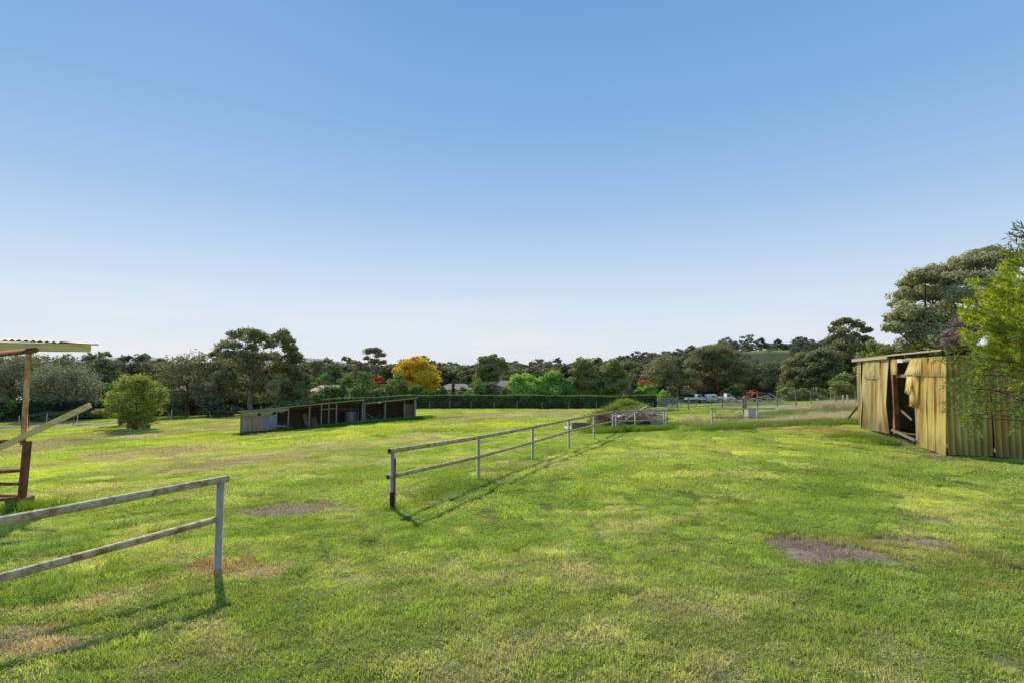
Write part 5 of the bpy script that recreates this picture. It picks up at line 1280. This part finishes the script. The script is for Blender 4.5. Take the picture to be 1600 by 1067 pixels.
tree('tall gum with an open crown against the sky on the right', 1325, 100, 78, 499, OLIVE, 'open', 'gum_tree', group=G_, seed=93, n=15000, leaf=.27,
     lobes=[(1312, 507, 9, .6), (1324, 503, 8, .6), (1340, 510, 9, .6), (1354, 517, 8, .6), (1302, 516, 8, .6), (1318, 520, 9, .6), (1334, 526, 9, .6), (1350, 532, 9), (1305, 532, 12), (1324, 540, 15), (1344, 548, 15), (1300, 552, 15), (1318, 562, 17), (1338, 570, 17), (1298, 574, 15), (1312, 588, 16), (1334, 594, 16), (1300, 604, 13), (1320, 612, 14)])
tree('bushy olive tree beside the left wall of the yellow shed', 1318, 78, 44, 580, MID, 'round', 'tree', group=G_, seed=94)
tree('dark shrub at the foot of the right hand gums', 1268, 90, 56, 604, DARK, 'round', 'shrub', 'shrub')
tree('second dark shrub at the foot of the right hand gums', 1232, 94, 36, 606, MID, 'round', 'shrub', 'shrub')
tree('rounded grey olive tree just above the shed roof corner', 1368, 62, 56, 526, MID, 'round', 'tree', group=G_, seed=95, n=8000)
tree('yellow green shrub top behind the shed roof', 1400, 42, 60, 532, ((.05, .06, .012), (.24, .25, .05)), 'round', 'shrub', 'shrub', seed=96, n=7000, leaf=.12)
tree('huge grey green wattle towering behind the yellow shed', 1480, 38, 200, 392, WATT, 'gum', 'wattle_tree', 'tree', n=46000, leaf=.115, seed=101,
     lobes=[(1540, 402, 20, 1.0), (1562, 410, 20, 1.0), (1520, 414, 20, 1.0), (1496, 420, 18, 1.0), (1446, 434, 20, 1.0), (1425, 446, 16, 1.0), (1468, 430, 18, 1.0), (1490, 440, 20, 1.0), (1520, 438, 22, 1.0), (1550, 440, 22, .8), (1412, 466, 16, 1.0), (1440, 462, 20, 1.0), (1470, 464, 20, 1.0), (1500, 468, 20, 1.0), (1535, 468, 22, .8), (1402, 496, 14, .9), (1425, 492, 20, 1.0), (1455, 496, 22, 1.0), (1485, 500, 20, 1.0), (1396, 514, 13, .9), (1420, 516, 18, 1.0), (1450, 522, 20, 1.0), (1480, 528, 18, 1.0), (1572, 430, 16), (1575, 460, 18), (1560, 490, 20), (1520, 500, 18, 1.0), (1430, 540, 18, .9), (1460, 545, 18, .9), (1400, 476, 9, .9), (1590, 480, 20), (1580, 520, 20)])
tree('bare purplish bush behind the shed roof', 1503, 31, 56, 498, PURP, 'round', 'bare_bush', 'bush', seed=102, n=9000, leaf=.055, bark='bark_red',
     lobes=[(1500, 512, 14), (1515, 506, 12), (1488, 524, 12), (1508, 530, 16), (1524, 522, 12), (1484, 540, 12), (1500, 546, 14)])

tree('dark green tree filling the right edge behind the shed and wattle', 1606, 46, 90, 440, DARK, 'round', 'tree', group=G_, seed=555, n=12000)
for i_, (px, Y, w_, top, lb) in enumerate([
        (130, 118, 60, 562, 'dark gum in the second row behind the grey gum with the sagging crown'), (232, 122, 50, 564, 'dark gum in the second row just right of the fruit bush top'),
        (470, 118, 40, 566, 'dark gum in the second row right of the tallest gum'), (540, 150, 50, 566, 'dark gum in the far row above the pink roofed house'),
        (610, 150, 44, 567, 'dark gum in the far row left of the golden tree'), (700, 160, 54, 571, 'dark gum in the far row above the cream house roof'),
        (735, 150, 40, 574, 'olive gum in the far row left of the weeping tree'), (838, 165, 60, 571, 'olive gum in the far row above the left bright green tree'),
        (885, 160, 50, 570, 'dark gum in the far row left of the upright olive gum'), (985, 160, 56, 562, 'olive gum in the far row right of the upright olive gum'),
        (1062, 165, 54, 554, 'olive gum in the far row left of the red trunked gum'), (1226, 150, 44, 564, 'olive gum in the far row right of the hillside meadow')]):
    tree(lb, px, Y, w_, top, OLIVE if i_ % 2 else DARK, 'gum', 'gum_tree', group=G_, seed=400 + i_, n=7000)
for px, Y, w_, top, lb, pl_ in [(688, 97, 26, 603, 'small green shrub in front of the cream house wall', GREEN), (790, 98, 22, 602, 'small olive shrub in front of the grey tiled house', MID), (1380, 50, 70, 540, 'olive bushes rising behind the left end of the shed roof', MID), (1440, 44, 60, 536, 'dense olive bush behind the middle of the shed roof', OLIVE)]:
    tree(lb, px, Y, w_, top, pl_, 'round', 'shrub', 'shrub', seed=int(px))
# ------------------------------------------------------------------ shrub hanging into the picture on the right
fs = Vector((7.9, 6.6, tz(7.9, 6.6)))
ft = thing('feathery_shrub', 'yellow green feathery shrub hanging in from the right edge over the shed', 'shrub', fs)
q = MB(); q.tube([fs, fs + Vector((-.1, 0, .9)), fs + Vector((.05, -.1, 2.0)), fs + Vector((-.05, 0, 3.4))], [.10, .08, .06, .03], 8)
LV = {'feather': [], 'broad': []}
def branch(px, py, Y, z0, r0=.02, drop=.0):
    e = P(px, py, Y); s_ = Vector((fs.x - .02, fs.y, fs.z + z0))
    mid_ = s_.lerp(e, .55) + Vector((0, 0, .12 - drop))
    q.tube([s_, mid_, e], [r0, r0 * .6, r0 * .2], 5, cap=False)
    return s_, mid_, e
def spray(e, d, n, L, lw, kind, spread=.22, twigs=5, tl=.30, c0=(.15, .20, .02), c1=(.55, .60, .08)):
    d = Vector(d).normalized()
    for k in range(twigs):
        td = (d + Vector((rng.normal(), rng.normal(), rng.normal())) * .55).normalized()
        b_ = e + Vector((rng.normal(), rng.normal(), rng.normal())) * spread * .35
        tip = b_ + td * tl * rng.uniform(.6, 1.2)
        q.tube([b_, tip], [.004, .0015], 3, cap=False)
        t = rng.random((n, 1)); C = np.array(b_) + (np.array(tip) - np.array(b_)) * t
        a = np.array(td) * .9 + rng.normal(0, .55, (n, 3)); a /= np.linalg.norm(a, axis=1, keepdims=True)
        l = L * rng.uniform(.6, 1.25, n)
        V, Qd = leaf_quads(C + a * l[:, None] / 2, rng.normal(size=(n, 3)), l, lw * rng.uniform(.7, 1.3, n), axis=a, bend=.02)
        sh = rng.random((n, 1)) * .75 + .25 * t
        c = np.array(c0) + (np.array(c1) - np.array(c0)) * sh
        LV[kind].append((V, np.repeat(c, 4, 0)))
feath = [(1530, 495), (1545, 478), (1560, 465), (1580, 450), (1600, 440), (1525, 510), (1540, 515), (1560, 500), (1580, 485), (1600, 470), (1548, 535), (1570, 525), (1590, 510), (1610, 500), (1560, 548), (1585, 545), (1605, 530), (1600, 420), (1615, 450), (1575, 470), (1590, 560), (1612, 560), (1620, 480)]
for px, py in feath:
    px += 14 * (px < 1565)
    Y = rng.uniform(5.6, 6.8); s_, m__, e = branch(px + 8, py + 4, Y, rng.uniform(1.4, 2.6))
    spray(e, (-.7, 0, .25), 130, .075, .008, 'feather', .3, 8, .26)
    spray(m__.lerp(e, .6), (-.7, 0, .3), 60, .075, .008, 'feather', .3, 4, .24)
broad = [(1490, 560), (1505, 572), (1520, 562), (1535, 580), (1510, 590), (1550, 570), (1560, 590), (1540, 605), (1580, 580), (1575, 605), (1560, 622), (1590, 620), (1600, 600), (1505, 610), (1498, 600), (1530, 622), (1545, 636), (1530, 648), (1580, 640), (1600, 650), (1595, 635), (1610, 620), (1520, 600), (1570, 560)]
for px, py in broad:
    Y = rng.uniform(5.4, 6.6); s_, m__, e = branch(px + 6, py - 4, Y, rng.uniform(1.1, 2.0), drop=.1)
    spray(e, (-.6, 0, -.45), 20, .07, .012, 'broad', .3, 5, .18, c0=(.05, .09, .02), c1=(.26, .33, .06))
for px, py in [(1598, 372), (1604, 392), (1608, 366), (1584, 392), (1598, 410)]:
    s_, m__, e = branch(px + 6, py + 5, rng.uniform(5.8, 6.4), 3.2)
    spray(e, (-.5, 0, .5), 13, .08, .014, 'broad', .2, 4, .2, c0=(.03, .07, .015), c1=(.16, .22, .04))
for px, py in [(1532, 646), (1528, 652), (1600, 640)]:
    s_, m__, e = branch(px, py, 5.6, 1.2, drop=.1); spray(e, (-.4, 0, -.8), 14, .08, .016, 'broad', .1, 4, .14, c0=(.08, .14, .02), c1=(.30, .40, .07))
q.build('branches', M['bark_red'], ft)
for k_, nm in (('feather', 'feathery_leaves'), ('broad', 'narrow_leaves')):
    V = np.concatenate([a for a, _ in LV[k_]]) - np.array(fs); c = np.concatenate([b_ for _, b_ in LV[k_]])
    np_mesh(nm, V, np.arange(len(V)).reshape(-1, 4), M['weed'], parent=ft, colr=c)

# ------------------------------------------------------------------ far woods: small trees on the slopes
def mini(name, kind, seed, n=520):
    global rng
    st_ = rng; rng = np.random.default_rng(seed)
    L = []
    for i in range(9):
        u = (i + .5) / 9; a = i * 2.4; rad = .36 * math.sin(math.pi * (.25 + .65 * u)); k = .19 * rng.uniform(.8, 1.2)
        L.append((math.cos(a) * rad, math.sin(a) * rad, .3 + .62 * u, k, k, k * .7))
    V, Qd, c, C = lobes_to_leaves(np.array(L), n, .075, (.30, .32, .30), (1.25, 1.2, 1.1), sub=7, subr=.5)
    rng = st_
    tb = MB(); tb.tube([(0, 0, -.1), (0.01, 0, .7)], [.02, .008], 4, cap=False)
    nv = len(V); V = np.concatenate([V, np.array(tb.v)]); Qd = np.concatenate([Qd, np.array(tb.f) + nv]); c = np.concatenate([c, np.full((len(tb.v), 3), .8)])
    return np_mesh(name, V, Qd, M['leaf_i'], colr=c, link=False)
minis = source_collection('wood_sources', [mini('wood_%d' % i, 0, 200 + i) for i in range(6)])
n = 6200
Yf = np.concatenate([rng.uniform(150, 300, 2300), rng.uniform(290, 640, n - 2300)]); af = rng.uniform(-250, 1850, n)
xf = (af - 800) / F * Yf
keep = np.ones(n, bool)
meadow = (af > 1150) & (af < 1238) & (Yf > 398) & (Yf < 505); keep &= ~(meadow & (rng.random(n) < .94))
mlow = (af > 1152) & (af < 1236) & (Yf > 300) & (Yf < 420); keep &= ~(mlow & (rng.random(n) < .75))
drive = (af > 1052) & (af < 1085) & (Yf > 150) & (Yf < 330); keep &= ~(drive & (rng.random(n) < .8))
xf, Yf, af = xf[keep], Yf[keep], af[keep]; n = len(xf)
hs = rng.uniform(6, 11, n) * np.where(Yf > 480, .85, 1) * np.where(Yf < 290, .95, 1); hs = np.where(rng.random(n) < .05, hs * 1.35, hs)
hs = np.where((af > 1150) & (af < 1240) & (Yf < 420), hs * .5, hs)
z = terrain(xf, Yf)
# a woodland of many olive and grey crowns, distance haze painted into their tint
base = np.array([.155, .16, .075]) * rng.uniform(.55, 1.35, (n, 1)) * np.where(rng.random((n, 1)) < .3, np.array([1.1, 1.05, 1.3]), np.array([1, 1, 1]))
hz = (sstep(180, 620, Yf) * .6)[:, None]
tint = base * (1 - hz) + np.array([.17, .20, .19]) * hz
wood = scatter('woodland', np.stack([xf, Yf, z], 1), rng.integers(0, 6, n), rng.uniform(0, 6.28, n), np.stack([hs * rng.uniform(.8, 1.2, n), hs * rng.uniform(.8, 1.2, n), hs], 1), tint, minis)
tag(wood, kind='stuff')
# lone trees breaking the skyline on the right hill
for i, (px, top, w, Y, lb) in enumerate([(872, 556, 14, 480, 'lone dark tree breaking the skyline above the hedge'), (1170, 529, 16, 500, 'left rounded tree on the crest of the right hill'), (1192, 527, 18, 505, 'second rounded tree on the crest of the right hill'),
        (1218, 529, 16, 500, 'flat topped tree right of the hill crest centre'), (1252, 525, 26, 500, 'broad tree at the right end of the hill crest'), (1150, 532, 16, 495, 'small tree at the left end of the hill crest')]):
    tree(lb, px, Y, w, top, ((.06, .068, .05), (.19, .20, .13)), 'open', 'skyline_tree', 'tree', group='trees along the hill skyline', n=1500, leaf=.9, seed=300 + i)

# ------------------------------------------------------------------ houses
def house(label, x0, x1, Y, eave, ridge, base_y, wallm, roofm, depth=9, wins=(), hip=.28):
    f = foot((x0 + x1) / 2, Y); a = P(x0, eave, Y); b_ = P(x1, eave, Y); zr_ = P(x0, ridge, Y + depth / 2).z
    t = thing('house', label, 'house', f)
    q = MB(); q.box(((a.x + b_.x) / 2, Y + depth / 2, (a.z + f.z) / 2 - .2), (b_.x - a.x - .8, depth, a.z - f.z + .4)); q.build('wall', M[wallm], t)
    L_ = b_.x - a.x; h = L_ * hip
    v_ = [(a.x, Y - .5, a.z), (b_.x, Y - .5, a.z), (b_.x, Y + depth + .5, a.z), (a.x, Y + depth + .5, a.z), (a.x + h, Y + depth / 2, zr_), (b_.x - h, Y + depth / 2, zr_)]
    q = MB(); q.add(v_, [(0, 1, 5, 4), (2, 3, 4, 5), (1, 2, 5), (3, 0, 4), (3, 2, 1, 0)]); q.build('roof', M[roofm], t)
    for wx, ww in wins:
        wl = P(wx, eave + 3, Y); zc = a.z - 1.0
        q = MB(); q.box((wl.x, Y - .03, zc), (ww, .08, 1.1)); fr = q.build('window', M['white'], t)
        q = MB(); q.box((wl.x, Y - .08, zc), (ww - .16, .03, .94)); q.build('pane', M['glass'], fr)
    return t
house('grey roofed cream house right of the golden tree', 680, 740, 112, 608, 599, 620, 'mortar', 'roof_grey', 10, [(692, 1.4)])
house('grey tiled house roof between the shrubs and bright green trees', 772, 806, 106, 603, 594, 620, 'roof_grey', 'roof_grey', 8, [(783, 1.2)])
house('pink roofed house showing through the trees behind the stable', 478, 530, 104, 612, 601, 625, 'mortar', 'roof_pink', 9, [(500, 1.3)], .2)
house('pink roofed house glimpsed between the gums right of the fruit bush', 255, 300, 112, 610, 603, 630, 'mortar', 'roof_pink', 9, [(270, 1.2)], .2)
house('low cream house behind the grey gums at the left edge', -10, 120, 96, 624, 617, 640, 'mortar', 'sheet_pale', 9, [(10, 1.4), (88, 1.4)], .1)
house('small grey house on top of the right hill', 1198, 1216, 505, 541, 538, 545, 'sheet_pale', 'roof_grey', 9, [(1206, 1.4)], .15)
# ------------------------------------------------------------------ vehicles parked beyond the arena
def at_row(px): return foot(px, 128)
def wheel(t, x, y, z, r, w=.28):
    q = MB(); q.tube([(x, y - w / 2, z), (x, y + w / 2, z)], r, 16); wo = q.build('wheel', M['black'], t)
    q = MB(); q.tube([(x, y - w / 2 - .012, z), (x, y - w / 2 + .01, z)], r * .5, 10); q.build('rim', M['white'], wo)
def truck(label, px, length, kind):
    f = at_row(px); t = thing('truck' if kind == 'truck' else 'trailer', label, 'truck' if kind == 'truck' else 'trailer', f, None)
    x, y, z = f
    if kind == 'truck':
        q = MB(); q.box((x, y, z + .62), (length, 1.8, .25)); q.build('chassis', M['black'], t)
        prof = [(.3, .7), (2.45, .7), (2.5, 1.15), (1.75, 1.35), (1.2, 2.0), (.3, 2.05)]
        q = MB(); n_ = len(prof); v_ = [(x + a * .9, y + s_, z + b_) for s_ in (-.9, .9) for a, b_ in prof]
        q.add(v_, [tuple(range(n_)), tuple(range(2 * n_ - 1, n_ - 1, -1))] + [(i, (i + 1) % n_, n_ + (i + 1) % n_, n_ + i) for i in range(n_)]); q.build('cab', M['white'], t, bevel=.04)
        q = MB(); q.add([(x + .4, y - .912, z + 1.4), (x + 1.4, y - .912, z + 1.4), (x + 1.02, y - .912, z + 1.92), (x + .4, y - .912, z + 1.92)], [(0, 1, 2, 3)]); q.build('window', M['glass'], t)
        q = MB(); q.box((x - length * .24, y, z + 1.0), (length * .5, 1.9, .5)); q.build('tray', M['white'], t, bevel=.02)
        for wx in (-length * .33, length * .3):
            for s_ in (-.82, .82): wheel(t, x + wx, y + s_, z + .38, .38)
    else:
        q = MB(); q.box((x, y, z + 1.2), (length, 1.9, 1.5)); q.build('body', M['white'], t, bevel=.08)
        q = MB(); q.box((x + length * .15, y - .955, z + 1.45), (length * .4, .03, .5)); q.build('window', M['tin_grey'], t)
        q = MB(); q.beam((x - length / 2, y, z + .5), (x - length / 2 - .9, y, z + .45), .1, .1); q.build('drawbar', M['black'], t)
        for s_ in (-.85, .85):
            for wx in (-.35, .35): wheel(t, x + wx, y + s_, z + .35, .35)
truck('white tray truck leftmost of the parked vehicles beyond the arena', 1086, 4.6, 'truck')
truck('white box trailer parked between truck and low white trailer', 1111, 2.2, 'trailer')
truck('low white ute parked beneath the red trunked gum', 1132, 3.9, 'truck')
def digger(label, px, flip, k):
    f = at_row(px); t = thing('excavator', label, 'excavator', f, None); x, y, z = f; s_ = -1 if flip else 1
    for d in (-.7, .7):
        q = MB(); q.tube([(x - 1.0, y + d, z + .3), (x - 1, y + d, z + .3001 + .0)], .3, 8) if False else q.box((x, y + d, z + .32), (2.2, .4, .6)); q.build('track', M['black'], t, bevel=.2)
    q = MB(); q.box((x - s_ * .4, y, z + .95), (1.5, 1.5, .6)); q.build('body', M['orange'], t, bevel=.08)
    q = MB(); q.box((x + s_ * .1, y - .2, z + 1.55), (.9, .9, 1.1)); cb = q.build('cab', M['glass'], t, bevel=.05)
    q = MB(); q.box((x + s_ * .1, y - .2, z + 2.13), (1.0, 1.0, .08)); q.build('cab_roof', M['orange'], t)
    q = MB(); q.beam((x + s_ * .5, y, z + 1.1), (x + s_ * 1.3, y, z + 2.5 * k), .3, .35); q.beam((x + s_ * 1.25, y, z + 2.5 * k), (x + s_ * 2.3, y, z + 2.4 * k), .3, .33); q.build('boom', M['orange'], t)
    q = MB(); q.beam((x + s_ * 2.2, y, z + 2.5 * k), (x + s_ * 2.6, y, z + 1.1), .25, .28); q.build('arm', M['orange'], t)
    q = MB(); q.tube([(x + s_ * 2.5, y - .35, z + .8), (x + s_ * 2.5, y + .35, z + .8)], .36, 8); q.build('bucket', M['rust'], t)
digger('orange excavator with its arm arched, left one of the pair', 1170, False, 1.0)
digger('orange excavator facing left, right one of the pair', 1188, True, 1.05)
c_ = at_row(1197); q = MB(); q.box(c_ + Vector((0, 0, .8)), (1.6, 1.4, 1.5)); put(q, 'water_tank', 'tin_grey', 'pale grey tank box right of the orange excavators', 'tank', c_, bevel=.15)
q = MB(); c_ = foot(1150, 124); sticks(q, c_, 60, 2.6, 3.2, .05, .15, .8); put(q, 'log_pile', 'stick', 'pile of grey timber left of the orange excavators', 'timber pile', c_)
q = MB(); c_ = foot(1228, 112); sticks(q, c_, 160, 4.0, 2.6, .05, .3, 1.2); put(q, 'log_pile', 'stick', 'long brown heap of branches right of the excavators', 'timber pile', c_)

# ------------------------------------------------------------------ turf
gp = np.concatenate(PTS); gi_ = np.concatenate(IDX); gs = np.concatenate(SCL); gt_c = np.concatenate(TINT)
cn = np.array([[p.x, p.y] for p in cen]); ok = np.ones(len(gp), bool)
far_ = np.where(gp[:, 1] > 45)[0]
dd = ((gp[far_, None, :2] - cn[None]) ** 2).sum(-1); ok[far_[dd.min(1) < 3.0 ** 2]] = False
# inside the shed and stables nothing grows
rel = gp[:, :2] - np.array([A.x, A.y]); aa = rel @ np.array([v.x, v.y]); bb = rel @ np.array([pl.u.x, pl.u.y]); ok &= ~((aa > 0) & (aa < Lw) & (bb > 0) & (bb < Lf))
rel = gp[:, :2] - np.array([SL.x, SL.y]); aa = rel @ np.array([su.x, su.y]); bb = rel @ np.array([back.x, back.y]); ok &= ~((aa > 0) & (aa < (SR - SL).length) & (bb > .3) & (bb < 3.0))
gp, gi_, gs, gt_c = gp[ok], gi_[ok], gs[ok], gt_c[ok]
gro = scatter('grass', gp, gi_, rng.uniform(0, 6.283, len(gp)), gs, gt_c, tc_)
tag(gro, kind='stuff')
print('grass instances', sum(len(p) for p in PTS))

# ------------------------------------------------------------------ light and sky
sun_el = math.radians(36); sun_dir = Vector((-.50, .866, 0)).normalized() * math.cos(sun_el) + Vector((0, 0, math.sin(sun_el)))
sd = bpy.data.lights.new('sun', 'SUN'); sd.energy = 5.3; sd.angle = math.radians(.55); sd.color = (1.0, .93, .80)
so = bpy.data.objects.new('sun', sd); so.rotation_euler = sun_dir.to_track_quat('Z', 'Y').to_euler(); so.location = (0, 0, 50); col.objects.link(so)
w = bpy.data.worlds.new('World'); sc.world = w; w.use_nodes = True; nt = w.node_tree; nt.nodes.clear()
out = nt.nodes.new('ShaderNodeOutputWorld')
sky = nt.nodes.new('ShaderNodeTexSky'); sky.sky_type = 'NISHITA'; sky.sun_disc = False; sky.sun_elevation = sun_el
sky.sun_rotation = math.atan2(sun_dir.x, sun_dir.y); sky.dust_density = .4; sky.air_density = 1.0; sky.ozone_density = 1.5
bg1 = nt.nodes.new('ShaderNodeBackground'); bg1.inputs[1].default_value = .10
nt.links.new(sky.outputs[0], bg1.inputs[0])
tcn = nt.nodes.new('ShaderNodeTexCoord'); sx = nt.nodes.new('ShaderNodeSeparateXYZ'); nt.links.new(tcn.outputs['Generated'], sx.inputs[0])
nz = N(nt, 'ShaderNodeTexNoise'); nz.inputs['Scale'].default_value = 3.4; nz.inputs['Detail'].default_value = 6
mpn = N(nt, 'ShaderNodeMapping'); mpn.inputs['Scale'].default_value = (1, 1, 7); nt.links.new(tcn.outputs['Generated'], mpn.inputs[0]); nt.links.new(mpn.outputs[0], nz.inputs['Vector'])
r_ = ramp(nt, sx.outputs['Z'], [(0.0, (.74, .78, .84)), (.05, (.745, .80, .885)), (.12, (.67, .775, .915)), (.20, (.53, .68, .885)), (.29, (.36, .555, .83)), (.42, (.235, .45, .77)), (.58, (.17, .365, .70)), (.9, (.13, .31, .64))])
cl_ = ramp(nt, nz.outputs['Fac'], [(.44, (0, 0, 0)), (.64, (1, 1, 1))])
hm = N(nt, 'ShaderNodeMapRange'); hm.inputs['From Min'].default_value = .0; hm.inputs['From Max'].default_value = .16; hm.inputs['To Min'].default_value = .65; hm.inputs['To Max'].default_value = 0
nt.links.new(sx.outputs['Z'], hm.inputs['Value'])
mm = N(nt, 'ShaderNodeMath', operation='MULTIPLY'); nt.links.new(cl_, mm.inputs[0]); nt.links.new(hm.outputs[0], mm.inputs[1])
mxs = N(nt, 'ShaderNodeMix', data_type='RGBA'); mxs.inputs[7].default_value = (.88, .86, .86, 1)
nt.links.new(mm.outputs[0], mxs.inputs[0]); nt.links.new(r_, mxs.inputs[6])
bg2 = nt.nodes.new('ShaderNodeBackground'); bg2.inputs[1].default_value = 1.0
nt.links.new(mxs.outputs[2], bg2.inputs[0])
ms = nt.nodes.new('ShaderNodeMixShader'); ms.inputs[0].default_value = .95
nt.links.new(bg1.outputs[0], ms.inputs[1]); nt.links.new(bg2.outputs[0], ms.inputs[2]); nt.links.new(ms.outputs[0], out.inputs[0])
sc.view_settings.view_transform = 'Standard'; sc.view_settings.look = 'None'; sc.view_settings.exposure = 0
sc.render.engine = 'CYCLES'
sc.cycles.max_bounces = 6; sc.cycles.diffuse_bounces = 3; sc.cycles.transmission_bounces = 3; sc.cycles.glossy_bounces = 2
for o in bpy.data.objects:
    if '_org' in o: del o['_org']
